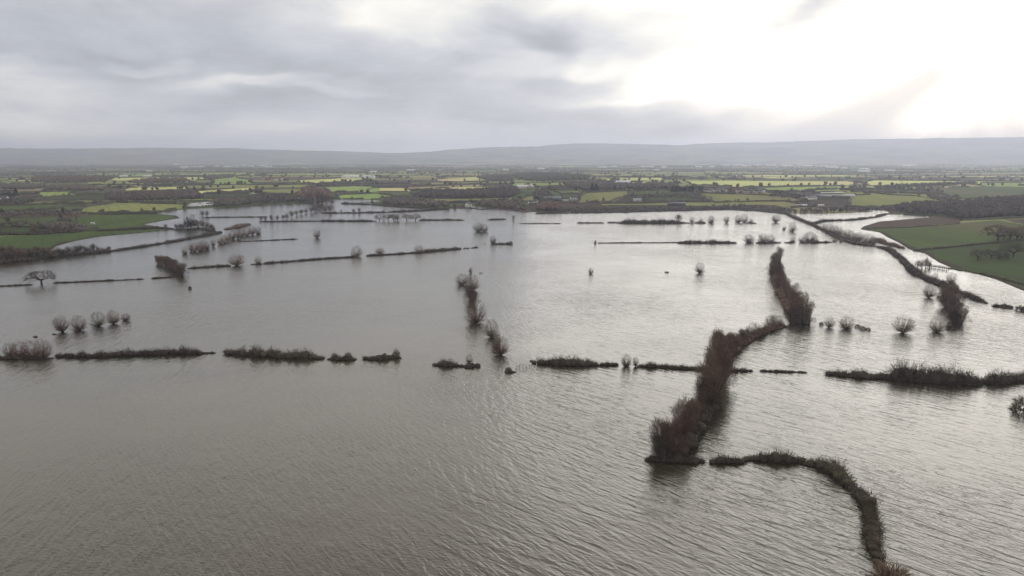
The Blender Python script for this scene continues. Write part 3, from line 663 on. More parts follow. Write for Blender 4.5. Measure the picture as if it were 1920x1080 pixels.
# single trees standing in the flood
for a in [(443, 498, 20, 'pollard', 'twig_grey', 'bare pollard at the left part of the long thin hedge, in its first gap', 1.15),
          (484, 495, 14, 'pollard', 'twig_grey', 'smaller bare pollard just right of the first gap in the long thin hedge', 1.),
          (668, 481, 18, 'pollard', 'twig_grey', 'round dark pollard rising from the middle of the long thin hedge', 1.),
          (711, 476, 13, 'pollard', 'twig_pink', 'low wide pale willow on the long thin hedge right of its middle', 1.2),
          (786, 474, 15, 'pollard', 'twig_grey', 'pale willow behind the thicker right part of the long thin hedge', 1.1),
          (594, 446, 15, 'pollard', 'twig_grey', 'lone round willow in open water between two thin hedges on the upper left', 1.15),
          (897, 434, 16, 'pollard', 'twig_olive', 'left half of the broad pair of willows standing in water near the top centre', 1.15),
          (907, 434, 13, 'pollard', 'twig_pink', 'right reddish half of the broad pair of willows near the top centre', 1.1),
          (963, 413, 12, 'round', 'twig_dark', 'small upright tree in water just below the flooded lane', .8),
          (925, 457, 14, 'pollard', 'twig_dark', 'dense dark round willow with a low mound running to its right', .9),
          (957, 458, 8, 'bush', 'hedge', 'small bush at the right end of the low mound near the centre', 1.),
          (1108, 513, 11, 'pollard', 'twig_dark', 'small lone willow in open water just right of centre', .8),
          (1311, 512, 19, 'pollard', 'twig_dark', 'lone upright willow in open water left of the curved reddish belt', .95),
          (1116, 457, 9, 'bush', 'twig_dark', 'tiny lone shrub at the left end of the thin line across the water', .5),
          (953, 697, 12, 'bush', 'twig_dark', 'spiky dark bush beside the flooded metal railings', .9),
          (1455, 417, 15, 'pollard', 'twig_dark', 'round willow in open water left of where the river hedge starts', 1.05),
          (1470, 431, 9, 'pollard', 'twig_pink', 'faint small shrub left of the taller willow near the river hedge', .8),
          (1486, 435, 17, 'pollard', 'twig_grey', 'taller grey willow in open water just left of the river hedge', .85),
          (1555, 614, 20, 'pollard', 'twig_grey', 'sparse willow right of the curved belt, first in the line of four', .95),
          (1585, 617, 24, 'pollard', 'twig_grey', 'dense round pollard right of the curved belt, second in the line', 1.05),
          (1692, 624, 30, 'pollard', 'twig_grey', 'largest fan shaped pollard, third in the line right of the curved belt', 1.1),
          (1757, 623, 30, 'pollard', 'twig_grey', 'upright fan shaped pollard just left of the foot of the short dark belt', .9),
          (1782, 617, 14, 'bush', 'twig_dark', 'dark bush at the foot of the short dark belt', 1.2),
          (1540, 609, 7, 'bush', 'twig_dark', 'small dark bush between the curved belt and the sparse willow', .9),
          (1173, 687, 22, 'pollard', 'twig_olive', 'left and larger of two olive tinted trees in the gap of the near hedge', .9),
          (1192, 687, 19, 'pollard', 'twig_olive', 'right and narrower of two olive tinted trees in the gap of the near hedge', .6),
          (743, 671, 20, 'bush', 'twig_olive', 'upright olive shrub at the right end of the dark mound in the near hedge', .6),
          (880, 680, 16, 'pollard', 'twig_olive', 'small olive tree growing on the low dark mound near the centre', .9),
          (1917, 770, 40, 'bush', 'twig_olive', 'bushy olive brown shrub cut by the right edge of the picture', 1.),
          (1668, 1096, 58, 'bush', 'twig_red', 'rust coloured bush at the bottom edge, end of the curved hedge', 1.3),
          (652, 673, 18, 'bush', 'twig_grey', 'taller grey shrub in the short hedge piece left of the dark mound', .8),
          (628, 673, 15, 'bush', 'twig_dark', 'rounded dark shrub at the left end of the short hedge piece', 1.)]:
    tree(*a[:6], None, a[6])
row([(1608, 613, 7), (1618, 618, 9), (1628, 619, 7)], 'bush', 'twig_grey', '{o} shrub of the low clump between two pollards right of the curved belt', 'low shrubs between the pollards', 1.3)
row([(712, 414, 14), (728, 414, 15), (738, 414, 14, 'twig_dark'), (746, 414, 15), (762, 414, 15), (779, 414, 15)], 'oak', 'twig_grey', '{o} broad bare tree from the left of the row of six in water', 'row of six bare trees in water', .8)
row([(1271, 416, 19, 'twig_dark', 'round'), (1297, 418, 12), (1314, 418, 9), (1334, 418, 14), (1362, 418, 13), (1385, 417, 14), (1396, 417, 14), (1408, 418, 8)], 'pollard', 'twig_dark', '{o} tree from the left of the far row that continues the thick hedge', 'trees continuing the thick far hedge', .95)
row([(1405, 455, 15), (1431, 455, 17), (1444, 455, 16), (1487, 454, 9), (1502, 454, 11), (1520, 454, 18)], 'pollard', 'twig_dark', '{o} round willow from the left on the second far hedge line', 'willows on the second far hedge line', 1.15)
row([(1545, 432, 12), (1556, 437, 18), (1563, 440, 18, 'twig_dark'), (1571, 443, 18), (1578, 447, 17, 'twig_dark'), (1588, 449, 18), (1597, 451, 18), (1604, 453, 16, 'twig_pink'), (1611, 452, 18), (1620, 456, 16), (1628, 458, 18), (1637, 458, 15), (1565, 453, 10), (1577, 454, 9)],
    'pollard', 'twig_grey', '{o} willow, counted towards the viewer, of the dense clump on the river hedge', 'willows in the dense clump on the river hedge')
row([(1720, 503, 20), (1728, 503, 22), (1736, 503, 22), (1742, 502, 18)], 'round', 'twig_grey', '{o} slender bare tree from the left of the group by the footbridge', 'slender bare trees by the footbridge', .75)
row([(1871, 452, 33), (1882, 449, 27), (1893, 449, 26), (1906, 450, 28), (1916, 446, 26)], 'oak', 'twig_grey', '{o} large bare oak from the left on the upper right field', 'large bare oaks on the upper right field', .8)
row([(1833, 488, 24), (1858, 484, 20), (1872, 486, 22), (1900, 482, 28)], 'oak', 'twig_dark', '{o} bare oak from the left in the lower green field at the right', 'bare oaks in the lower right field', .9)
row([(1868, 575, 8), (1882, 576, 10), (1893, 577, 8), (1912, 582, 12), (1921, 583, 12)], 'bush', 'twig_dark', '{o} small bush from the left of the broken line at the right edge', 'small bushes near the right edge', 1.2)
# left bank thicket
pts = [(x, 491 - x * .10 + dy, h, m) for x, dy, h, m in [(-20, 0, 28, 'twig_red'), (0, 2, 26, 'twig_red'), (12, 2, 24, 'twig_dark'), (24, 2, 24, 'twig_red'), (36, 2, 24, 'twig_pink'), (48, 2, 22, 'twig_red'), (60, 2, 22, 'twig_dark'), (72, 2, 20, 'twig_dark'), (84, 1, 20, 'twig_grey'), (96, 1, 22, 'twig_grey'), (108, 0, 20, 'twig_dark'), (118, 0, 18, 'twig_dark'), (130, 0, 18, 'twig_dark')]] + \
      [(142, 477, 16, 'twig_dark'), (152, 475, 20, 'twig_dark'), (163, 474, 14, 'twig_dark'), (174, 472, 16, 'twig_dark'), (184, 471, 10, 'twig_red'), (204, 470, 10, 'twig_dark')]
row(pts, 'round', 'twig_dark', '{o} bare tree from the left along the dark wooded bank at the left edge', 'trees on the dark left bank', 1.35)
row([(-12, 480, 20), (6, 478, 20), (20, 474, 16), (34, 478, 18), (55, 476, 14), (70, 474, 14)], 'round', 'twig_red', '{o} rear tree from the left behind the dark wooded bank', 'rear trees of the dark left bank', 1.4)
row([(330, 429, 12), (338, 431, 16), (345, 430, 14), (352, 430, 18), (358, 429, 28, 'twig_dark'), (364, 428, 24, 'twig_red'), (371, 427, 20), (380, 428, 16), (388, 430, 17, 'twig_red'), (396, 432, 16), (400, 434, 14, 'twig_pink'), (310, 429, 10), (296, 430, 8)], 'round', 'twig_dark',
    '{o} tree from the left of the waterside clump below the green field tip', 'trees at the edge of the green field tip', 1.1)
row([(380, 405, 12), (388, 405, 13)], 'round', 'twig_dark', '{o} round tree standing on the thin bank right of the green field tip', 'round trees on the thin bank', .9)
row([(508, 414, 12), (520, 413, 12), (531, 412, 12), (538, 411, 14, 'twig_olive'), (547, 408, 13, 'twig_olive'), (556, 404, 13, 'twig_grey'), (565, 402, 12), (574, 400, 11), (583, 399, 12), (592, 397, 13), (600, 393, 16, 'twig_red'), (610, 398, 12, 'twig_grey'), (618, 398, 14, 'twig_grey'), (490, 414, 8), (498, 414, 9)], 'round', 'twig_dark',
    '{o} tree from the left of the slanting copse beyond the upper left water', 'trees of the slanting copse on the upper left', 1.15)
row([(664, 399, 10), (674, 399, 11), (640, 398, 6), (720, 398, 6)], 'round', 'twig_grey', '{o} rounded willow on the hedge behind the row of six trees', 'willows on the hedge behind the six trees', 1.2)
row([(588, 380, 22), (596, 381, 26), (604, 382, 26, 'twig_pink'), (613, 383, 24, 'twig_pink'), (622, 384, 16), (580, 378, 18, 'twig_pink')], 'round', 'twig_red', '{o} tall tree from the left of the reddish grove above the upper left water', 'tall trees of the reddish grove', 1.1)

# ------------------------------------------------------------------ hedges
def ico():
    t = (1 + 5 ** .5) / 2
    v = unit(np.array([(-1, t, 0), (1, t, 0), (-1, -t, 0), (1, -t, 0), (0, -1, t), (0, 1, t), (0, -1, -t), (0, 1, -t), (t, 0, -1), (t, 0, 1), (-t, 0, -1), (-t, 0, 1)], float))
    f = np.array([(0, 11, 5), (0, 5, 1), (0, 1, 7), (0, 7, 10), (0, 10, 11), (1, 5, 9), (5, 11, 4), (11, 10, 2), (10, 7, 6), (7, 1, 8), (3, 9, 4), (3, 4, 2), (3, 2, 6), (3, 6, 8), (3, 8, 9), (4, 9, 5), (2, 4, 11), (6, 2, 10), (8, 6, 7), (9, 8, 1)])
    return v, f
IV, IF = ico()
def blobs(c, s, r, jit=.25):
    """squashed lumpy balls: c (n,3) centres, s (n,3) radii"""
    n = len(c); v = IV[None] * (1 + (r.random((n, 12, 1)) - .5) * 2 * jit) * s[:, None] + c[:, None]
    return v.reshape(-1, 3), (IF[None] + (np.arange(n) * 12)[:, None, None]).reshape(-1, 3)
def densify(x, y, step):
    d = np.hypot(np.diff(x), np.diff(y)); s = np.concatenate([[0], np.cumsum(d)]); n = max(2, int(s[-1] / step) + 1)
    t = np.linspace(0, s[-1], n); return np.interp(t, s, x), np.interp(t, s, y), s[-1]
hseed = 0
def zone(px): return ['at the far left', 'left of centre', 'around the centre', 'right of centre', 'at the far right'][int(min(4, max(0, px // 384)))]
def hedge(P, h, label, w=None, gap=0., mat='hedge', name='hedge', group=None, nb=120, core=.36, spike=.6, cat='hedge'):
    """P pixel path, h height in metres; a line of twiggy bushes on a dense core"""
    global hseed; hseed += 1; r = np.random.default_rng(900 + hseed)
    w = w or h * .7
    h = h * 1.12
    x, y, z = G([p[0] for p in P], [p[1] for p in P]); x, y, L = densify(x, y, w * .55)
    n = len(x); x = x + r.normal(size=n) * w * .13; y = y + r.normal(size=n) * w * .13
    z = np.maximum(H(x, y), 0)
    nz = vnoise(x / (w * 4) + hseed * 7.3, y / (w * 4)) * .4 + vnoise(x / (w * 1.3) + 3, y / (w * 1.3) + hseed) * .6
    keep = vnoise(x / 14 + hseed * 3.1, y / 14 + 5) > gap
    hh = h * (.35 + 1.2 * nz) * (.7 + .55 * r.random(n)); x, y, z, hh = x[keep], y[keep], z[keep], hh[keep]; n = len(x)
    if n == 0: return
    ends = np.minimum(1, .45 + .12 * np.minimum(np.arange(n), np.arange(n)[::-1])); hh = hh * ends
    ww = w * (.4 + .45 * hh / h + .45 * vnoise(x / 5 + hseed, y / 5 + 9))
    ox, oy, oz = float(x[0]), float(y[0]), float(z[0])
    c = np.stack([x - ox, y - oy, z - oz], 1)
    bv, bf = blobs(c + np.stack([0 * x, 0 * x, hh * .22], 1), np.stack([ww * .62, ww * .62, hh * core], 1), r)
    m = len(c) * nb; ci = np.repeat(np.arange(len(c)), nb); d = rand_dir(r, m, 0.); sc = np.stack([ww[ci], ww[ci], hh[ci]], 1)
    p0 = c[ci] + d * sc * (.25 + .55 * r.random((m, 1))); p1 = p0 + unit(d * .8 + r.normal(size=(m, 3)) * .55 + np.array([0, 0, spike * .5])) * (hh[ci] * (.2 + .35 * r.random(m)))[:, None]
    up = r.random(m) < .09; nu = int(up.sum())
    p0[up, 2] = 0.; p1[up] = p0[up] + unit(np.stack([r.normal(size=nu) * .3, r.normal(size=nu) * .3, np.ones(nu)], 1)) * (hh[ci][up] * (.7 + .5 * r.random(nu)))[:, None]
    tv, tf = blades(p0, p1, .05 + .02 * h, r)
    tf = tf + len(bv)
    me = mesh_np(name, np.concatenate([bv, tv]), np.concatenate([bf, tf]), M[mat])
    return tag(ob(name, me, loc=(ox, oy, oz)), label, cat, group)
hedge([(-90, 674), (-20, 673), (40, 673), (98, 672)], 1.6, 'low dark hedge under the large pink willows at the left edge')
hedge([(108, 669), (165, 670), (230, 667), (290, 665), (345, 664), (385, 663)], 2.6, 'long low broken hedge in the near water left of the middle', gap=.12, spike=.9)
hedge([(385, 662.5), (403, 662)], .7, 'thin low tail at the right end of the long near left hedge')
hedge([(427, 663), (465, 666), (530, 670), (604, 672)], 3.6, 'thick bushy hedge in near water between two gaps left of centre', spike=1.)
hedge([(618, 674), (640, 675), (667, 674)], 2.0, 'low brush of the short hedge piece left of the dark mound', spike=.9)
hedge([(682, 673), (700, 674), (712, 674)], 3.2, 'short twiggy hedge joined to the left of the dark mound', spike=1.)
hedge([(700, 673), (712, 674), (722, 674), (733, 671)], 3.3, 'smooth dark mound of brambles in the near hedge line', w=2.6, nb=20, core=.9, spike=.1, name='bramble_mound', cat='bramble mound')
hedge([(733, 671), (752, 672)], 1.3, 'low bridge of brush under the upright olive shrub')
hedge([(817, 684), (835, 686), (856, 686)], 3.2, 'short twiggy dark hedge left of the small olive tree', spike=1.)
hedge([(862, 687), (875, 689), (893, 687)], 1.8, 'low smooth dark mound beneath the small olive tree', w=2.2, nb=16, core=.9, spike=.1, name='bramble_mound', cat='bramble mound')
hedge([(948, 699), (966, 698)], .8, 'low brush around the foot of the spiky dark bush')
hedge([(994, 677), (1005, 680)], .5, 'small low spur at the left tip of the near right hedge')
hedge([(1005, 682), (1045, 684), (1085, 685), (1120, 685)], 3.6, 'bushy dark hedge in near water just right of the railings', spike=1.1)
hedge([(1120, 685.5), (1157, 685)], 1.6, 'thinning right end of the bushy hedge near the railings')
hedge([(1198, 688), (1240, 689), (1290, 692), (1335, 694)], 1.9, 'thin hedge running from the two olive trees to the reddish belt', spike=1., gap=.1)
hedge([(1352, 695), (1380, 696), (1408, 696)], 2.0, 'short hedge emerging on the right of the reddish belt', spike=.8)
hedge([(1426, 696), (1450, 697), (1512, 699)], .9, 'broken line of low tufts between two long hedges on the right', gap=.42)
hedge([(1551, 702), (1590, 706), (1640, 709)], 3.0, 'left tapering part of the tall twiggy hedge on the right', spike=1.1)
hedge([(1640, 709), (1700, 713), (1770, 718), (1835, 720)], 5.8, 'tall twiggy hedge in near water on the right', w=2.8, spike=.5, nb=170)
hedge([(1838, 718), (1880, 718), (1920, 712), (2000, 704), (2120, 698)], 4.4, 'twiggy hedge running out of the right edge of the picture', w=2.5, spike=.5, nb=170)
hedge([(1336, 866), (1362, 868), (1384, 866)], 3.4, 'short detached start of the curved hedge near the reddish belt', spike=1.1, nb=150)
hedge([(1268, 858), (1290, 840), (1308, 808), (1322, 776), (1334, 766)], 4.2, 'dark brush filling the gap between the two lower clumps of the long belt', w=3.4, mat='twig_dark', nb=110)
hedge([(1350, 700), (1362, 672), (1384, 650), (1410, 634), (1445, 618), (1470, 612)], 3.4, 'brown brush along the foot of the upper long belt', w=3., mat='twig_red')
hedge([(1456, 500), (1455, 520), (1462, 545), (1478, 575), (1500, 606)], 4.5, 'brown brush along the foot of the curved reddish belt', w=4., mat='twig_red')
hedge([(1215, 862), (1255, 866), (1300, 867), (1313, 866)], 2.1, 'dark brushy foot along the base of the nearest reddish willows', spike=.9, nb=150)
hedge([(1398, 862), (1450, 864), (1500, 867)], 3.2, 'upper straight part of the big curved hedge at the lower right', spike=1., gap=.16, nb=150)
hedge([(1500, 867), (1540, 876), (1565, 888), (1590, 908)], 3.8, 'bend of the big curved hedge at the lower right', spike=.6, gap=.16, nb=150)
hedge([(1590, 908), (1612, 928), (1626, 945), (1630, 965)], 4.4, 'thick shoulder of the big curved hedge at the lower right', spike=.5, nb=150)
hedge([(1628, 970), (1634, 990), (1638, 1015), (1645, 1040)], 4.2, 'lower leg of the big curved hedge at the lower right', spike=.8, gap=.16, nb=150)
hedge([(1648, 1055), (1655, 1075), (1672, 1100), (1690, 1130)], 2.4, 'last tufts of the curved hedge at the bottom edge', spike=.8, nb=60, gap=.2)
hedge([(353, 504), (395, 501), (430, 499)], 2.2, 'thick left end of the long thin hedge on the upper left')
hedge([(455, 497), (475, 496), (492, 495)], .7, 'few low tufts in the gap between two bare pollards', gap=.3)
hedge([(492, 495), (540, 491), (600, 486), (668, 482)], 1.4, 'long thin hedge from the small pollard to the round dark pollard')
hedge([(688, 480), (740, 477), (785, 474)], 1.6, 'thin hedge beneath the low wide pale willow')
hedge([(785, 474), (825, 470), (864, 467)], 3.0, 'thick right end of the long thin hedge near the centre')
hedge([(870, 466), (878, 466)], 2.4, 'tiny dark clump just off the right end of the long thin hedge')
hedge([(884, 465.5), (896, 464)], 1.9, 'second tiny dark clump off the right end of the long thin hedge')
hedge([(928, 458), (945, 458), (960, 458.5)], 1.8, 'low dark mound running right from the dense dark willow', name='bramble_mound', cat='bramble mound')
hedge([(-90, 541), (-20, 538), (62, 534)], .9, 'low hedge top left of the spreading oak')
hedge([(100, 531), (160, 528.5), (215, 526)], 1.0, 'low hedge top right of the spreading oak')
hedge([(215, 526), (270, 523.5)], .7, 'broken line of hedge tops leading to the short reddish belt', gap=.4)
hedge([(285, 522.5), (326, 520)], 1.2, 'dark hedge top touching the short reddish belt')
hedge([(-160, 503), (-60, 497), (0, 494), (60, 488), (100, 481), (150, 477), (212, 471)], 4.2, 'dark scrub at the foot of the wooded bank at the left edge', w=3.2, mat='twig_dark')
hedge([(322, 431), (345, 431), (372, 429), (404, 434)], 2.6, 'brush under the waterside clump below the green field tip')
hedge([(212, 471), (260, 464), (310, 456), (360, 447)], 2.2, 'thin slanting hedge leading from the dark left bank')
hedge([(360, 447), (390, 441), (416, 436)], 2.8, 'bushy upper end of the slanting hedge from the dark left bank')
hedge([(424, 430), (440, 428), (466, 421)], 3.4, 'reddish brambly islet above the slanting row of willows', w=5.5, mat='twig_red', name='bramble_islet', cat='bramble islet')
hedge([(446, 453.5), (500, 451), (558, 448.5)], .9, 'thin straight bank line left of the lone round willow')
hedge([(380, 408), (440, 407.5), (502, 407)], 1.4, 'thin straight bank behind the upper left water')
hedge([(486, 416), (540, 415.5), (600, 415)], 1.8, 'dark hedge under the slanting copse on the upper left')
hedge([(600, 415), (650, 415), (704, 415)], 2.6, 'bushy hedge just left of the row of six bare trees')
hedge([(786, 413.5), (840, 413), (870, 413)], 2.2, 'low hedge just right of the row of six bare trees')
hedge([(872, 413), (915, 412.5), (948, 411.5)], 2.2, 'right half of the low hedge right of the six bare trees', gap=.1)
hedge([(603, 400), (660, 399.5), (725, 398.5)], 2.2, 'hedge running behind the row of six bare trees')
hedge([(725, 398.5), (775, 396.5), (840, 392)], 3.0, 'thicker right part of the hedge behind the six bare trees')
hedge([(640, 382), (700, 384), (745, 388), (800, 391)], 3.2, 'dark hedge along the far edge of the upper left water', gap=.05)
hedge([(975, 419.5), (1052, 419.5)], 1.0, 'thin far bank line at the top centre left of the thick hedge')
hedge([(1082, 418.5), (1132, 418.5)], 1.8, 'short low far hedge at the top centre')
hedge([(1140, 418), (1160, 418)], 3.0, 'small clump at the left end of the thick far hedge')
hedge([(1160, 418.5), (1220, 418.5), (1290, 418.5)], 6.0, 'thick tree filled hedge in water at the top centre right', w=4.5, gap=.05)
hedge([(1304, 418.5), (1322, 418.5)], 3.0, 'low brush between trees of the far row')
hedge([(1400, 418), (1417, 419.5)], 2.8, 'dark brush at the right end of the far row')
hedge([(1120, 456), (1190, 455.5), (1270, 455)], .9, 'very thin dark line of hedge across the right water')
hedge([(1272, 456), (1320, 456), (1378, 456)], 3.2, 'grey twiggy hedge joining the thin line across the right water', mat='twig_dark')
hedge([(1418, 456), (1462, 455.5)], 2.4, 'dark brush under the round willows of the second far line')
hedge([(1472, 455.5), (1510, 455.5), (1558, 455)], 2.2, 'brush running right to the dense clump on the river hedge', gap=.1)
hedge([(1474, 402), (1495, 411), (1520, 421), (1545, 433)], 3.2, 'far part of the river hedge, from the shore to the dense clump', w=3.4)
hedge([(1520, 422), (1545, 415), (1600, 413), (1640, 408), (1662, 402)], 3.2, 'hedge crossing the far right pools towards the dark wood', w=3.)
hedge([(1545, 433), (1570, 447), (1600, 457), (1645, 463)], 3.0, 'brush beneath the dense clump of the river hedge', w=3.)
hedge([(1645, 463), (1668, 470), (1690, 486), (1700, 497)], 3.4, 'middle part of the river hedge above the footbridge', w=3.6)
hedge([(1700, 497), (1714, 512), (1738, 524), (1765, 535), (1800, 549)], 3.6, 'part of the river hedge passing the head of the short dark belt', w=3.6)
hedge([(1800, 549), (1825, 560), (1848, 568)], 2.8, 'near tapering end of the river hedge at the right', w=2.6)
hedge([(1860, 574), (1898, 579)], 1.2, 'low brush line continuing the river hedge to the right edge', gap=.25)
hedge([(1640, 449), (1662, 458), (1680, 462), (1690, 465)], 3.6, 'reddish scrub on the bank below the brown field', mat='twig_red', w=4.5)
hedge([(1712, 471), (1760, 466), (1830, 459), (1920, 451), (2050, 443)], 1.6, 'dark hedge dividing the two green fields at the right')
hedge([(1620, 429), (1700, 427), (1800, 419.5)], 1.0, 'thin hedge along the lower edge of the brown field at the right')
hedge([(1780, 503), (1830, 511), (1870, 519), (1920, 533), (2000, 560)], 1.0, 'rough brown bank along the water edge at the right', w=4., mat='grass_bank', name='grass_bank', cat='bank', core=.5)
hedge([(720 / 4 + 0, 434), (250, 431), (320, 429)], 2.6, 'dark hedge between the two pastures on the left')
hedge([(-60, 443), (60, 440), (130, 436), (165, 433)], 4.5, 'dark bushy hedge at the top of the low pasture at the left edge', w=5.)
hedge([(1005, 401), (1150, 398.5), (1250, 396), (1360, 393.5), (1420, 396), (1480, 402)], 2.6, 'scrubby far shoreline below the middle hillside', w=3., group=None)
for a, b, l in [((0, 631), (3, 631), None)]: pass
for (px, py, h, l) in [(66, 632, 1.0, 'small dark tuft of debris in water above the large pink willows'), (101, 627, .6, 'flat dark scrap of debris left of the row of pollards'), (1250, 511, 1.1, 'small floating tuft left of the lone upright willow'),
                       (901, 512, .4, 'faint low scrap in the water right of the central tree line'), (1172, 399.5, 2.6, 'dark shrub poking out of water near the far shore')]:
    hedge([(px - 3, py), (px + 4, py)], h, l, name='debris_tuft' if h < 2 else 'bush', cat='debris' if h < 2 else 'bush')

# ------------------------------------------------------------------ railings, posts, footbridge, fence
def railings(P, label):
    x, y, z = G([p[0] for p in P], [p[1] for p in P]); n = len(P)
    root = ob('railing', None, loc=(float(x[0]), float(y[0]), 0)); tag(root, label, 'railing', 'flooded metal railings')
    X = np.stack([x - x[0], y - y[0]], 1)
    for k in range(n):
        m = Mesh(); m.segs((X[k, 0], X[k, 1], -.6), (X[k, 0], X[k, 1], 1.25), .08, .08); ob('post', m.mesh('post', M['steel']), root)
    for zz in (1.15, .55):
        m = Mesh()
        for k in range(n - 1): m.segs((X[k, 0], X[k, 1], zz), (X[k + 1, 0], X[k + 1, 1], zz), .055, .055)
        ob('rail', m.mesh('rail', M['steel']), root)
railings([(967, 690), (974, 689.5), (981, 689), (987, 688.3), (993, 687.8)], 'farther of two flooded metal railings right of the spiky dark bush')
railings([(969, 694), (975, 693.6), (981, 693.2), (986, 692.8), (998, 692)], 'nearer of two flooded metal railings right of the spiky dark bush')
def stick(px, py, h, label, r=.12):
    x, y, z = [float(q) for q in G(px, py)]; m = Mesh(); m.segs((0, 0, -.6), (.05, 0, h), r, r * .8)
    o = ob('post', m.mesh('post', M['wood']), loc=(x, y, 0)); tag(o, label, 'post')
stick(934, 690, 1.3, 'single short post in the water left of the spiky dark bush')
stick(908, 458, 2.2, 'lone leaning post left of the dense dark willow near the centre', .2)
def footbridge(P, label, w=2.4):
    x, y, z = G0([p[0] for p in P], [p[1] for p in P])[0], G0([p[0] for p in P], [p[1] for p in P])[1], 0
    a = np.array([x[0], y[0]]); b = np.array([x[1], y[1]]); d = (b - a); L = np.linalg.norm(d); th = math.atan2(d[1], d[0])
    root = ob('footbridge', None, loc=(a[0], a[1], 0)); root.rotation_euler[2] = th; tag(root, label, 'footbridge')
    m = Mesh(); m.box(0, L, -w / 2, w / 2, .9, 1.2); ob('deck', m.mesh('deck', M['wood']), root)
    for s in (-1, 1):
        m = Mesh(); m.box(0, L, s * w / 2 - .08, s * w / 2 + .08, 1.95, 2.1); ob('handrail', m.mesh('handrail', M['wood']), root)
    pm = Mesh(); pm.box(-.14, .14, -.14, .14, -1.5, 2.2); pme = pm.mesh('post', M['wood'])
    for k in range(6):
        for s in (-1, 1): ob('post', pme, root, (L * (k + .02) / 5.05, s * (w / 2 - .2), 0))
footbridge([(1737, 500), (1777, 506)], 'low dark footbridge reaching the right bank beside slender bare trees')
def fence(P, label, n):
    x, y, z = G([p[0] for p in P], [p[1] for p in P]); a = np.array([x[0], y[0]]); b = np.array([x[1], y[1]]); d = b - a; L = np.linalg.norm(d)
    root = ob('fence', None, loc=(a[0], a[1], 0)); root.rotation_euler[2] = math.atan2(d[1], d[0]); tag(root, label, 'fence')
    m = Mesh(); m.box(-.1, .1, -.1, .1, -.8, 1.4); me = m.mesh('post', M['wood'])
    for k in range(n): ob('post', me, root, (L * k / (n - 1), 0, 0))
    for zz in (.6, 1.15):
        m = Mesh(); m.box(0, L, -.06, .06, zz, zz + .14); ob('rail', m.mesh('rail', M['wood']), root)
fence([(1684, 468.5), (1706, 468.5)], 'wooden fence running into the water below the brown field', 9)

# ------------------------------------------------------------------ pylons
def pylon(px, py, h, label):
    x, y, z = [float(q) for q in G(px, py)]
    root = ob('pylon', None, loc=(x, y, z)); root.rotation_euler[2] = R(25); tag(root, label, 'pylon', 'lattice pylons across the valley')
    w0, w1 = h * .10, h * .018
    W_ = lambda t: w0 + (w1 - w0) * t ** .8
    for sx in (-1, 1):
        for sy in (-1, 1):
            m = Mesh()
            for k in range(8): m.segs((sx * W_(k / 8), sy * W_(k / 8), h * k / 8), (sx * W_((k + 1) / 8), sy * W_((k + 1) / 8), h * (k + 1) / 8), .13, .13)
            ob('leg', m.mesh('leg', M['steel']), root)
    m = Mesh()
    for k in range(8):
        a, b = W_(k / 8), W_((k + 1) / 8); z0, z1 = h * k / 8, h * (k + 1) / 8
        for (p, q_) in (((-1, -1), (1, -1)), ((1, -1), (1, 1)), ((1, 1), (-1, 1)), ((-1, 1), (-1, -1))):
            m.segs((p[0] * a, p[1] * a, z0), (q_[0] * b, q_[1] * b, z1), .07, .07); m.segs((q_[0] * a, q_[1] * a, z0), (p[0] * b, p[1] * b, z1), .07, .07)
    ob('bracing', m.mesh('bracing', M['steel']), root)
    for t, l in ((.66, .16), (.79, .2), (.92, .14)):
        m = Mesh(); zz = h * t; w = W_(t)
        for s in (-1, 1):
            m.segs((s * w, 0, zz + .9), (s * h * l, 0, zz), .09, .07); m.segs((s * w, 0, zz - .3), (s * h * l, 0, zz), .09, .07); m.segs((s * h * l, 0, zz), (s * h * l, 0, zz - 1.5), .06, .09)
        ob('cross_arm', m.mesh('cross_arm', M['steel']), root)
pylon(511, 409, 24, 'grey lattice pylon rising left of the slanting copse')
pylon(379, 437, 26, 'grey lattice pylon by the upper end of the slanting hedge on the left')
pylon(590, 385, 22, 'faint lattice pylon in front of the reddish grove')
pylon(1689, 351, 34, 'faint lattice pylon on the bright yellow field at the right')
pylon(679, 353, 30, 'faint lattice pylon beyond the bright green fields left of centre')

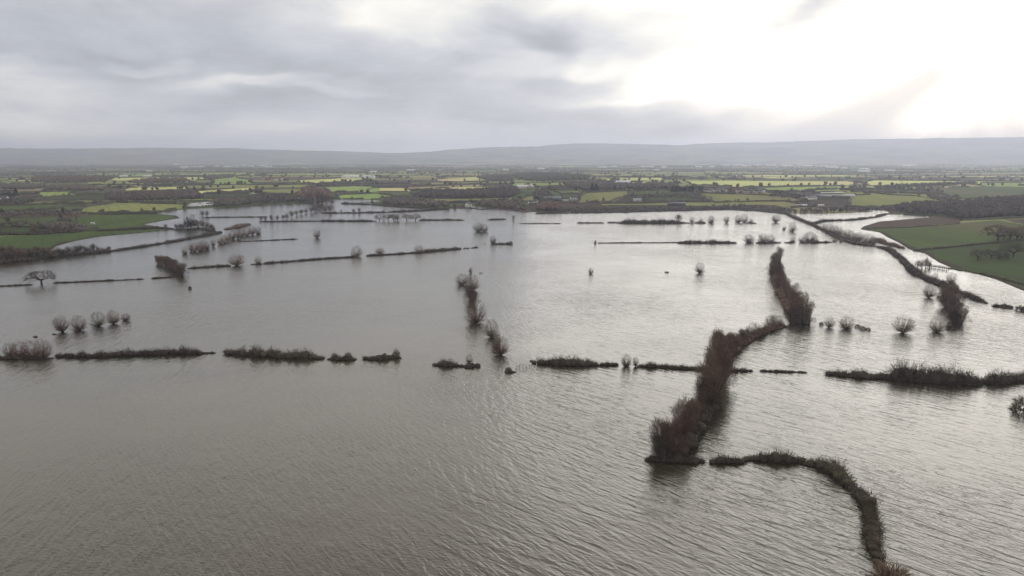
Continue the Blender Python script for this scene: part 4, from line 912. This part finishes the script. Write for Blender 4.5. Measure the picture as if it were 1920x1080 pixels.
# ------------------------------------------------------------------ buildings
def house(px, py, w, d, h, rot, wall, roof, label, cat='house', rh=None, wins=0, chim=0, name=None, group=None):
    x, y, z = [float(q) for q in G(px, py)]
    root = ob(name or cat.replace(' ', '_'), None, loc=(x, y, z)); root.rotation_euler[2] = R(rot); tag(root, label, cat, group)
    m = Mesh(); m.box(-w / 2, w / 2, -d / 2, d / 2, -.8, h); rh = rh if rh is not None else d * .38
    g = Mesh(); o = .35
    for s in (-1, 1): m.add([(s * w / 2, -d / 2, h), (s * w / 2, d / 2, h), (s * w / 2, 0, h + rh - .1)], [(0, 1, 2)])
    ob('wall', m.mesh('wall', M[wall]), root)
    W2, D2 = w / 2 + o, d / 2 + o; zl = h - .15
    vv = []
    for s in (-1, 1): vv += [(s * W2, -D2, zl), (s * W2, 0, h + rh), (s * W2, D2, zl), (s * W2, -D2, zl + .22), (s * W2, 0, h + rh + .25), (s * W2, D2, zl + .22)]
    q = [(3, 4, 10, 9), (4, 5, 11, 10), (0, 6, 7, 1), (1, 7, 8, 2), (0, 3, 9, 6), (2, 8, 11, 5), (0, 1, 4, 3), (1, 2, 5, 4), (6, 9, 10, 7), (7, 10, 11, 8)]
    g.add(vv, [t for a in q for t in ((a[0], a[1], a[2]), (a[0], a[2], a[3]))]); rf = ob('roof', g.mesh('roof', M[roof]), root)
    if chim:
        for k in range(chim):
            m = Mesh(); cx = (-w / 2 + .9) if k == 0 else w / 2 - .9; m.box(cx - .45, cx + .45, -.35, .35, h + rh * .5, h + rh + 1.1); ob('chimney', m.mesh('chimney', M['brick']), rf)
    if wins:
        m = Mesh(); m.box(-.55, .55, -.04, .04, -.65, .65); me = m.mesh('window', M['glass'])
        for fl in range(1 if h < 4 else 2):
            for k in range(wins):
                ob('window', me, root, (-w / 2 + w * (k + .5) / wins, -d / 2 - .03, 1.5 + fl * 2.6))
        m = Mesh(); m.box(-.5, .5, -.05, .05, -1., 1.); ob('door', m.mesh('door', M['wood']), root, (w * .08, -d / 2 - .05, 1.0))
    return root
house(3, 377.5, 22, 9, 6.5, 4, 'white', 'slate', 'large white house by dark conifers at the left edge', wins=6, chim=2)
house(878, 389, 9, 8, 5.5, 65, 'white', 'slate', 'white gabled house at the water edge left of the top centre', wins=3, chim=1)
house(870, 388, 6, 5, 3, 10, 'brick', 'tile', 'low red outbuilding left of the white gabled house')
house(996, 384, 9, 7, 5, 20, 'white', 'slate', 'white house above the flooded lane at the top centre', wins=3, chim=1)
house(1004, 381.5, 8, 6, 4.5, -30, 'cream', 'slate', 'smaller cream house right of the white house by the flooded lane', wins=2, chim=1)
house(1036, 377, 30, 12, 5, 3, 'slate', 'metal', 'long grey barn beside the track on the middle hillside', 'barn', rh=3)
house(1060, 376.5, 12, 5, 3, -3, 'white', 'slate', 'low white outbuilding left of the small white house on the hillside', 'outbuilding')
house(1076, 375.5, 13, 7, 5, 8, 'white', 'slate', 'small white house beside the pale track on the hillside', wins=3, chim=1)
house(1195, 377, 14, 7, 5.5, -8, 'white', 'slate', 'bright white house below the hedge on the middle hillside', wins=4, chim=2)
house(1268, 384.5, 28, 10, 3, 0, 'slate', 'metal', 'long low dark shed on the slope right of the white house', 'shed', rh=1.6)
house(983, 354.5, 34, 14, 6, 5, 'cream', 'pale_metal', 'left large pale roofed barn of the farm at the top centre', 'barn', rh=3)
house(994, 354, 28, 14, 6, 85, 'cream', 'pale_metal', 'right large pale roofed barn of the farm at the top centre', 'barn', rh=3)
vill = [(1317, 360, 12), (1326, 361.5, 14), (1334, 360.5, 16), (1343, 361, 14), (1349, 359.5, 18), (1362, 360, 12), (1376, 361, 20), (1391, 361.5, 24), (1405, 362.5, 24), (1420, 363, 14), (1428, 361, 12), (1307, 361, 10)]
for k, (px, py, w) in enumerate(vill):
    house(px, py, w, 8, 5, random.uniform(-25, 25), random.choice(['cream', 'brick', 'white']), random.choice(['slate', 'tile']), ORD[k] + ' house in the order built up along the ridge village right of centre' if False else '%s cottage from the left in the ridge village right of centre' % ORD[sorted(vill).index((px, py, w))], 'cottage', wins=3, chim=1, group='cottages of the ridge village')
farm = [(1490, 367, 22, 10, 'brick', 'slate'), (1503, 369, 18, 9, 'brick', 'slate'), (1512, 371.5, 20, 10, 'cream', 'slate'), (1522, 374, 16, 9, 'white', 'metal'), (1530, 370, 22, 12, 'cream', 'metal'), (1545, 372, 24, 13, 'slate', 'metal'), (1560, 371, 28, 14, 'slate', 'metal'), (1575, 372, 24, 13, 'slate', 'metal'), (1591, 370.5, 20, 13, 'cream', 'pale_metal'), (1517, 366.5, 14, 8, 'brick', 'tile')]
for k, (px, py, w, d, wm, rm) in enumerate(sorted(farm)):
    house(px, py, w, d * .8, 3.6, random.uniform(-10, 15), wm, rm, '%s farm building from the left in the farmyard below the bright pond' % ORD[k], 'farm building', rh=2, group='buildings of the farmyard by the pond')
vl = [(501, 338.2, 14), (507, 336.4, 12), (513, 339.4, 12), (519, 337.6, 20), (525, 338.8, 14), (531, 335.8, 14), (537, 339, 16), (495, 336.5, 12)]
for k, (px, py, w) in enumerate(sorted(vl)):
    house(px, py, w, 10, 6, random.uniform(-25, 25), random.choice(['cream', 'brick', 'white']), 'tile', '%s small far house from the left in the village on the upper left plain' % ORD[k], 'far house', rh=4, group='far village houses on the upper left')
vl = [(648, 334.8, 22), (655, 333.6, 26), (664, 334, 30), (688, 334.4, 26), (697, 335, 18)]
for k, (px, py, w) in enumerate(vl):
    house(px, py, w * 1.2, 14, 7, random.uniform(-8, 8), 'white', 'pale_metal', '%s small white building from the left among far fields above the reddish grove' % ORD[k], 'white building', rh=4, group='far white buildings left of centre')
far = [(330, 308.6, 60), (345, 314.8, 90), (362, 314.4, 110), (378, 314.6, 70), (408, 312.8, 80), (425, 313, 60), (440, 312.4, 90), (455, 311.5, 90), (470, 312.6, 90), (487, 312, 60), (495, 311.8, 90), (505, 314, 80), (886, 305.8, 110), (900, 305.4, 150), (917, 306.6, 70), (1100, 305.6, 80), (1110, 306, 90),
       (1130, 315, 110), (1152, 314, 70), (1205, 314, 60), (1220, 313.6, 90), (1245, 314.2, 70), (1310, 314, 80), (1335, 313.6, 70), (1360, 311, 130), (1385, 310, 150), (1400, 312.5, 120), (1420, 309.5, 110), (1445, 310.5, 160), (1475, 311, 150), (1500, 309.6, 110), (1515, 311.8, 130), (1540, 313, 160), (1560, 314.6, 150), (1582, 316, 70), (1620, 318.5, 60), (1655, 305.4, 90), (1668, 322, 60), (1700, 311.5, 110), (1712, 310.6, 90), (1230, 320, 40), (1620, 322.5, 60), (770, 321, 50), (700, 324, 40), (280, 323, 40), (948, 319, 40), (232, 332.5, 30), (276, 332.6, 30), (1015, 317.5, 50), (1165, 345.5, 28), (1172, 344.8, 26)]
for k, (px, py, w) in enumerate(sorted(far)):
    sd_ = 'left' if px < 640 else 'central' if px < 1280 else 'right'
    m = [p for p in sorted(far) if (p[0] < 640) == (px < 640) and (p[0] < 1280) == (px < 1280)].index((px, py, w))
    house(px, py, w * (.62 if w > 60 else 1), w * .25, 8 if w > 50 else 6, random.uniform(-8, 8), 'white', 'pale_metal', '%s far white building from the left on the hazy %s plain below the hills' % (ORD[m], sd_), 'far building', rh=3, group='far white buildings on the hazy %s plain' % sd_)
# caravans
cb = Mesh(); cb.box(-4, 4, -1.6, 1.6, .35, 2.7); cb = cb.mesh('body', M['white'])
cr = Mesh(); cr.add([(-4.1, -1.7, 2.7), (4.1, -1.7, 2.7), (4.1, 1.7, 2.7), (-4.1, 1.7, 2.7), (-4.1, 0, 3.2), (4.1, 0, 3.2)], [(0, 1, 5), (0, 5, 4), (2, 3, 4), (2, 4, 5), (0, 4, 3), (1, 2, 5)]); cr = cr.mesh('roof', M['pale_metal'])
cw = Mesh(); cw.box(-3, -1.6, -1.66, -1.6, 1.2, 2.1); cw.box(.6, 2.6, -1.66, -1.6, 1.2, 2.1); cw = cw.mesh('window', M['glass'])
cp = [(355, 388), (361, 388.6), (367, 388.2), (373, 387.6), (379, 387.2), (385, 386.4), (391, 386), (397, 385.4), (403, 384.6), (358, 386), (364, 386.2), (370, 385.8), (376, 385.4), (382, 384.6), (388, 384), (394, 383.6), (400, 383.2), (362, 384.4), (368, 384), (374, 383.4), (380, 383), (386, 382.2), (392, 382)]
rows3 = {}
for (px, py) in cp:
    rr = 'front' if cp.index((px, py)) < 9 else 'middle' if cp.index((px, py)) < 17 else 'back'; rows3[rr] = rows3.get(rr, -1) + 1
    x, y, z = [float(q) for q in G(px, py)]
    o = ob('caravan', None, loc=(x, y, z)); o.rotation_euler[2] = R(random.uniform(-35, 35)); o.scale = (.95,) * 3
    ob('body', cb, o); ob('roof', cr, o); ob('window', cw, o); tag(o, '%s white caravan from the left in the %s row of the waterside park' % (ORD[rows3[rr]], rr), 'caravan', 'white caravans in the waterside park')
for k, (px, py) in enumerate([(1497, 387.5), (1503, 387.2), (1508, 387), (1530, 387.4), (1535, 387.3), (1540, 387)]):
    x, y, z = [float(q) for q in G(px, py)]
    o = ob('caravan', None, loc=(x, y, z)); o.rotation_euler[2] = R(random.uniform(-10, 10)); ob('body', cb, o); ob('roof', cr, o); ob('window', cw, o)
    tag(o, '%s pale caravan from the left parked on the dark slope below the farmyard' % ORD[k], 'caravan', 'pale caravans below the farmyard')
x, y, z = [float(q) for q in G(174, 421)]
m = Mesh(); m.box(-2.2, 2.2, -1.2, 1.2, .4, 2.6); m.segs((-.9, -1.3, .4), (-.9, 1.3, .4), .45, .45); m.segs((.9, -1.3, .4), (.9, 1.3, .4), .45, .45)
tag(ob('trailer', m.mesh('trailer', M['white']), loc=(x, y, z)), 'small white trailer parked in the middle of the green field on the left', 'trailer')

# ------------------------------------------------------------------ conifers and farmstead trees
def conifer(px, py, hpx, label, wide=.32, rnd=False):
    x, y, z = [float(q) for q in G(px, py)]; h = hpx / ppm(y); r = np.random.default_rng(int(px * 7 + py)); n = 260
    t = r.random(n) ** .8; rad = (h * wide * (1 - t) + .3) if not rnd else h * wide * 1.3 * np.sqrt(np.clip(1 - (2 * t - .9) ** 2, .02, 1)); a = r.random(n) * 6.28; q = .5 + .5 * r.random(n)
    c0 = np.stack([np.cos(a) * rad * q * .3, np.sin(a) * rad * q * .3, h * (.1 + .86 * t)], 1); c1 = np.stack([np.cos(a) * rad * q, np.sin(a) * rad * q, h * (.1 + .86 * t) - .05 * h * (0 if rnd else 1)], 1)
    root = ob('conifer', None, loc=(x, y, z)); tag(root, label, 'evergreen tree', 'dark evergreens by the farmsteads')
    v, f = blades(c1, c0 + [0, 0, h * .08], h * .13, r); ob('crown', mesh_np('crown', v, f, M['evergreen']), root)
    m = Mesh(); m.segs((0, 0, -.5), (0, 0, h * .8), h * .03, .05); ob('trunk', m.mesh('trunk', M['bark']), root)
for a in [(31, 374, 22, 'tall pointed dark conifer near the left edge by the white house'), (18, 374, 14, 'rounder dark evergreen between the white house and the pointed conifer', .4, True), (8, 373, 12, 'dark round evergreen just behind the white house at the left edge', .45, True),
          (118, 400, 12, 'dark pointed evergreen above the pale silt patch on the left', .35), (4, 400, 10, 'small dark pointed evergreen at the left edge below the white house', .35),
          (1080, 358, 9, 'pointed dark conifer left of the ridge evergreens', .35), (1110, 358, 15, 'tall left conifer of the pair on the middle ridge', .4), (1118, 358, 15, 'tall right conifer of the pair on the middle ridge', .4), (1152, 357, 12, 'narrow dark conifer right of the pair on the middle ridge', .3),
          (1263, 361, 12, 'leftmost round dark evergreen at the ridge village', .5, True), (1271, 361, 12, 'second round dark evergreen at the ridge village', .5, True), (1283, 361, 11, 'third round dark evergreen at the ridge village', .45, True), (1296, 361, 13, 'fourth round dark evergreen at the ridge village', .45, True), (1312, 361, 13, 'tallest dark evergreen left of the first cottage', .4, True), (1317, 359, 12, 'dark evergreen behind the first cottages', .4),
          (1456, 366, 9, 'left dark evergreen before the farmyard', .5, True), (1466, 366, 9, 'right dark evergreen before the farmyard', .5, True), (1006, 378, 10, 'dark evergreen right of the cream house', .4, True)]:
    conifer(*a)

# ------------------------------------------------------------------ woods, hedgerows and scattered trees beyond the flood
def mass(name, pts, hs, mat, label=None, cat=None, n=16, width=.9, kind='stuff', group=None, seed=1):
    """many small fuzzy crowns joined into one; pts (n,3), hs heights"""
    r = np.random.default_rng(seed); m = len(pts)
    if m == 0: return
    bs = np.stack([hs * .42 * width, hs * .42 * width, hs * .40], 1)
    bv, bf = blobs(pts + np.stack([0 * hs, 0 * hs, hs * .48], 1), bs, r, .32)
    ci = np.repeat(np.arange(m), n); k = m * n
    d = rand_dir(r, k, -.2); c = pts[ci] + np.stack([0 * hs[ci], 0 * hs[ci], hs[ci] * .48], 1) + d * bs[ci] * .85
    v, f = blades(c, c + unit(d + r.normal(size=(k, 3)) * .5) * (hs[ci] * .24)[:, None], hs[ci] * .075, r)
    o = ob(name, mesh_np(name, np.concatenate([bv, v]), np.concatenate([bf, f + len(bv)]), M[mat])); tag(o, label, cat, group, kind)
    return o
def fill(P, step):
    """points on the ground inside a pixel outline"""
    x, y, z = G([p[0] for p in P], [p[1] for p in P]); P2 = list(zip(x, y)); r = np.random.default_rng(int(P[0][0]) + 11)
    gx = np.arange(x.min(), x.max(), step); gy = np.arange(y.min(), y.max(), step)
    if len(gx) == 0 or len(gy) == 0: return np.zeros((0, 3))
    X, Y = np.meshgrid(gx, gy); X = X.ravel() + r.normal(size=X.size) * step * .35; Y = Y.ravel() + r.normal(size=Y.size) * step * .35
    k = inpoly(X, Y, P2) & (shore_dist(X, Y) > 2); X, Y = X[k], Y[k]
    return np.stack([X, Y, np.maximum(H(X, Y), 0)], 1)
WOODS = [([(1480, 402), (1500, 394), (1600, 393), (1680, 391), (1700, 396), (1640, 396), (1560, 399)], 7, 5, 'far_wood', 'dark scrub wood on the shore below the farmyard'),
 ([(1690, 402), (1680, 390), (1780, 385), (1860, 380), (2020, 376), (2020, 404), (1900, 408), (1810, 413), (1770, 405)], 9, 11, 'twig_dark', 'large dark wood on the rise above the brown field at the right'),
 ([(1735, 368), (1785, 374), (1790, 383), (1765, 380), (1745, 373)], 8, 6, 'far_wood', 'wooded dip between two green fields at the upper right'),
 ([(1490, 396), (1450, 389), (1380, 385), (1300, 389), (1190, 391), (1080, 391), (1020, 395), (1040, 398), (1170, 396), (1330, 393)], 8, 4.5, 'far_wood', 'scrub wood along the shore below the middle hillside'),
 ([(770, 372), (800, 365), (880, 360), (965, 354), (975, 364), (960, 371), (850, 373)], 8, 10, 'twig_dark', 'long dark wood above the flood left of the top centre'),
 ([(718, 386), (725, 376), (760, 374), (830, 384), (845, 390), (760, 387)], 8, 9, 'far_wood', 'wood on the shore left of the white gabled house'),
 ([(885, 392), (900, 380), (960, 378), (985, 384), (990, 397), (940, 391), (900, 392)], 8, 8, 'far_wood', 'scrub wood right of the white gabled house'),
 ([(1005, 396), (1012, 386), (1050, 386), (1055, 395), (1030, 397)], 7, 9, 'twig_pink', 'pinkish bare wood on the shore at the top centre'),
 ([(200, 378), (200, 366), (290, 364), (370, 364), (380, 373), (300, 377)], 9, 10, 'far_wood', 'long bare wood beyond the left fields'),
 ([(0, 356), (0, 349), (50, 349), (90, 352), (60, 356)], 10, 11, 'far_wood', 'dark wood at the upper left edge'),
 ([(85, 357), (100, 352), (190, 355), (200, 358), (120, 359)], 9, 10, 'far_wood', 'thin wood right of the upper left wood'),
 ([(60, 342), (60, 335), (160, 333), (215, 335), (200, 341), (120, 343)], 12, 11, 'gold_wood', 'golden brown wood on the far left plain'),
 ([(240, 343), (270, 338), (345, 336), (350, 342), (280, 345)], 12, 9, 'gold_wood', 'second golden brown wood right of the first'),
 ([(0, 425), (0, 420), (60, 418), (82, 421), (75, 426), (30, 427)], 9, 5, 'far_wood', 'scrub thicket left of the pale silt patch'),
 ([(0, 406), (0, 400), (100, 399), (112, 393), (136, 399), (132, 406), (60, 404)], 10, 5, 'far_wood', 'bare thicket between the small green fields at the left'),
 ([(65, 430), (80, 424), (160, 424), (165, 432), (110, 434)], 7, 6, 'far_wood', 'thicket just below the pale silt patch'),
 ([(5, 382), (10, 372), (60, 374), (62, 380), (30, 384)], 7, 8, 'far_wood', 'bare trees around the large white house at the left edge'),
 ([(555, 372), (570, 360), (590, 358), (615, 362), (620, 372), (590, 378)], 8, 12, 'twig_red', 'crown of the reddish grove beyond the upper left water'),
 ([(380, 335), (395, 331), (425, 330), (440, 333), (400, 337)], 11, 10, 'far_wood', 'wood on the low hill left of the far village'),
 ([(440, 382), (480, 370), (560, 372), (590, 380), (540, 381), (480, 384)], 9, 8, 'far_wood', 'low wood right of the caravans'),
 ([(400, 388), (410, 378), (450, 376), (470, 383), (440, 388)], 8, 9, 'far_wood', 'bare trees just right of the caravans'),
 ([(1180, 356), (1180, 349), (1260, 348), (1270, 354), (1220, 357)], 9, 10, 'far_wood', 'bare trees along the middle ridge'),
 ([(960, 334), (970, 328), (1040, 328), (1105, 334), (1100, 339), (1000, 341)], 13, 12, 'far_wood_g', 'broad green grey wood beyond the top centre farm'),
 ([(895, 334), (920, 330), (965, 330), (960, 341), (920, 341)], 12, 10, 'far_wood', 'wood left of the broad grey green wood'),
 ([(1095, 357), (1060, 352), (1060, 347), (1180, 348), (1170, 357)], 9, 9, 'far_wood', 'trees behind the middle ridge conifers'),
 ([(1780, 440), (1790, 432), (1800, 436)], 9, 1, 'grass_bank', None),
 ([(1250, 361), (1250, 358), (1440, 359), (1480, 363), (1400, 364)], 12, 5, 'far_wood', 'garden trees of the ridge village'),
 ([(1440, 370), (1450, 362), (1530, 362), (1540, 366), (1500, 375), (1480, 372)], 9, 7, 'far_wood', 'trees around the farmyard by the pond'),
 ([(1640, 352), (1700, 348), (1830, 343), (1835, 345), (1700, 352), (1650, 355)], 9, 7, 'far_wood_g', 'line of green bushes below the bright yellow field'),
 ([(1210, 380), (1190, 370), (1200, 366), (1300, 363), (1330, 370), (1345, 378), (1310, 372), (1215, 372)], 8, 4, 'far_wood', 'dark hedge wood round the hollow right of the white house'),
 ([(1000, 378), (1005, 360), (1020, 358), (1045, 378), (1040, 384), (1005, 384)], 8, 7, 'far_wood', 'trees around the houses by the flooded lane')]
for k, (P, step, h, mt, lb) in enumerate(WOODS):
    pts = fill(P, step)
    if lb is None or len(pts) == 0: continue
    hs = h * (.65 + .6 * np.random.default_rng(k).random(len(pts)))
    if len(pts) > 4500: pts = pts[:4500]; hs = hs[:4500]
    mass('wood', pts, hs, mt, lb, None, n=14 if len(pts) < 2500 else 8, seed=k)
EXP = [P for _, _, P in FIELDS] + [w[0] for w in WOODS]
# hedgerows along parcel edges
segs_ = []
for (ix, u0, u1, v0, v1) in PARC:
    if len(ix) == 0: continue
    for (a, b) in (((u0, v0), (u1, v0)), ((u0, v0), (u0, v1))):
        ax, ay = a[0] * ca - a[1] * sa, a[0] * sa + a[1] * ca; bx, by = b[0] * ca - b[1] * sa, b[0] * sa + b[1] * ca
        segs_.append((ax, ay, bx, by))
for k, (m, _, P) in enumerate(FIELDS):          # outlines of the mapped fields
    if m in ('scrub', 'sand') or k in (0, 43, 44, 41, 42): continue
    x, y, z = G([p[0] for p in P], [p[1] for p in P]); n = len(P)
    for i in range(n): segs_.append((x[i], y[i], x[(i + 1) % n], y[(i + 1) % n], 1))
segs_ = [s for s in segs_ if min(s[1], s[3]) < 7600]
segs_.sort(key=lambda s: min(s[1], s[3]))
HR = []; TR = []; farV = []; farF = []; fn = 0; made = 0; r = np.random.default_rng(77); treepts = []
def strip(x, y, z, hh, w):
    """lumpy ridge shaped hedge: 5 points across"""
    n = len(x); dx = np.gradient(x); dy = np.gradient(y); L = np.hypot(dx, dy) + 1e-6; nx, ny = -dy / L, dx / L
    v = []
    for s, t in ((-1, -.1), (-.8, .6), (0, 1.), (.8, .6), (1, -.1)):
        j = 1 + (r.random(n) - .5) * .5; v.append(np.stack([x + nx * s * w * j, y + ny * s * w * j, z + hh * t * (1 + (r.random(n) - .5) * .4 * (t > .2))], 1))
    v = np.stack(v, 1).reshape(-1, 3); i = (np.arange(n - 1) * 5)[:, None]
    f = np.concatenate([np.concatenate([i + k, i + k + 1, i + k + 6, i + k + 5], 1) for k in range(4)])
    return v, f
for s in segs_:
    x, y, L = densify(np.array([s[0], s[2]]), np.array([s[1], s[3]]), 4. + .001 * max(min(s[1], s[3]), 0))
    if len(x) < 4: continue
    ph = r.random() * 99
    x = x + (vnoise(np.linspace(0, L / 60, len(x)) + ph, 0 * x) - .5) * 9; y = y + (vnoise(np.linspace(0, L / 60, len(x)) + ph + 40, 0 * x) - .5) * 9
    z = H(x, y); sd = shore_dist(x, y); px, py = project(x, y, z)
    ok = (sd > 3) & (px > -500) & (px < 2420) & (vnoise(x / 45 + ph, y / 45) > .2)
    if len(s) == 4:
        for P in EXP:
            if ok.any(): ok &= ~inpoly(px, py, P)
    if ok.sum() < 4: continue
    runs = np.split(np.nonzero(ok)[0], np.nonzero(np.diff(np.nonzero(ok)[0]) > 1)[0] + 1)
    hb = r.uniform(1.2, 3.6)
    for q in runs:
        if len(q) < 4: continue
        d = float(y[q].mean()); hh = hb * (.5 + 1.0 * vnoise(x[q] / 11 + ph, y[q] / 11)) * (1 + .12 * d / 1000)
        v, f = strip(x[q], y[q], z[q], hh, 1.4 + .25 * d / 1000)
        nt = r.poisson(len(q) * .07)
        for t in r.choice(q, size=min(nt, len(q)), replace=False): treepts.append((x[t], y[t], z[t]))
        pxm = float(px[q].mean())
        if d > 1700 and r.random() < .35: continue
        if made < 190 and -60 < pxm < 1980:
            made += 1; o0 = v[0].copy()
            me = mesh_np('hedgerow', v - o0, f, M['far_wood_g'] if r.random() < .6 else M['twig_dark'])
            z_ = zone(pxm)
            dd = 'just beyond the flood' if d < 1500 else 'on the middle plain' if d < 2200 else 'on the sunlit plain farther back'
            HR.append((pxm, len(q), dd, z_, ob('hedgerow', me, loc=o0)))
        else:
            farV.append(v); farF.append(f + fn); fn += len(v)
if farV: tag(ob('far_hedgerows', mesh_np('far_hedgerows', np.concatenate(farV), np.concatenate(farF), M['far_wood_g'])), kind='stuff')
treepts.sort(key=lambda p: p[1])
near = []; rest = []
for p in treepts:
    px, py = project(*p); (near if len(near) < 150 and 0 < px < 1920 else rest).append(p)
for p in near:
    px, py = project(*p); mk = random.choice(TW); tm, cm, nom = random.choice(LIB[('round', mk)])
    sc = random.uniform(.55, 1.05); root = ob('bare_tree', None, loc=p); root.scale = (sc * 1.15, sc * 1.15, sc); root.rotation_euler[2] = random.random() * 6.28
    crown_ob(cm, mk, root); ob('trunk', tm, root)
    TR.append((float(px), 0, 'beyond the flood', zone(px), root))
for lst, nm, cat in ((HR, 'field hedgerow', 'hedgerow'), (TR, 'small bare hedgerow tree', 'tree')):
    for dd in sorted({a[2] for a in lst}):
        for z_ in sorted({a[3] for a in lst}):
            sub = sorted([a for a in lst if a[2] == dd and a[3] == z_], key=lambda a: a[0])
            for k, a in enumerate(sub):
                lg = '' if cat == 'tree' else 'long ' if a[1] > 40 else 'short '
                tag(a[4], '%s %s%s from the left %s, %s' % (ORD[k], lg, nm, dd, z_), cat, '%ss %s, %s' % (nm, dd, z_))
rp_ = np.array(rest)
mass('far_hedgerow_trees', rp_, 7 + 6 * r.random(len(rp_)), 'far_wood', n=6, seed=5)
# scattered copses on the far plain: short rows of crowns
c = []
for k in range(300):
    d = 1000 * (3.6 + 5.8 * r.random() ** .8); px = r.uniform(-600, 2500); x0 = (px - 960) / F * d; L = r.uniform(60, 520); n = int(L / 13); a = r.normal() * .12
    t = np.linspace(-.5, .5, n); xx = x0 + t * L * math.cos(a) + r.normal(size=n) * 6; yy = d + t * L * math.sin(a) + r.normal(size=n) * 14
    c.append(np.stack([xx, yy, H(xx, yy)], 1))
c = np.concatenate(c); ppx, ppy = project(c[:, 0], c[:, 1], c[:, 2]); ok = np.ones(len(c), bool)
for P in [P for m, _, P in FIELDS if m in ('yellow', 'bright', 'pasture')]: ok &= ~inpoly(ppx, ppy, P)
c = c[ok]; mass('far_copses', c, 6 + 6 * r.random(len(c)), 'far_wood', n=3, width=1.25, seed=6)
print('tri', sum(len(o.data.polygons) for o in D.objects if o.type == 'MESH'), 'objs', len(D.objects))
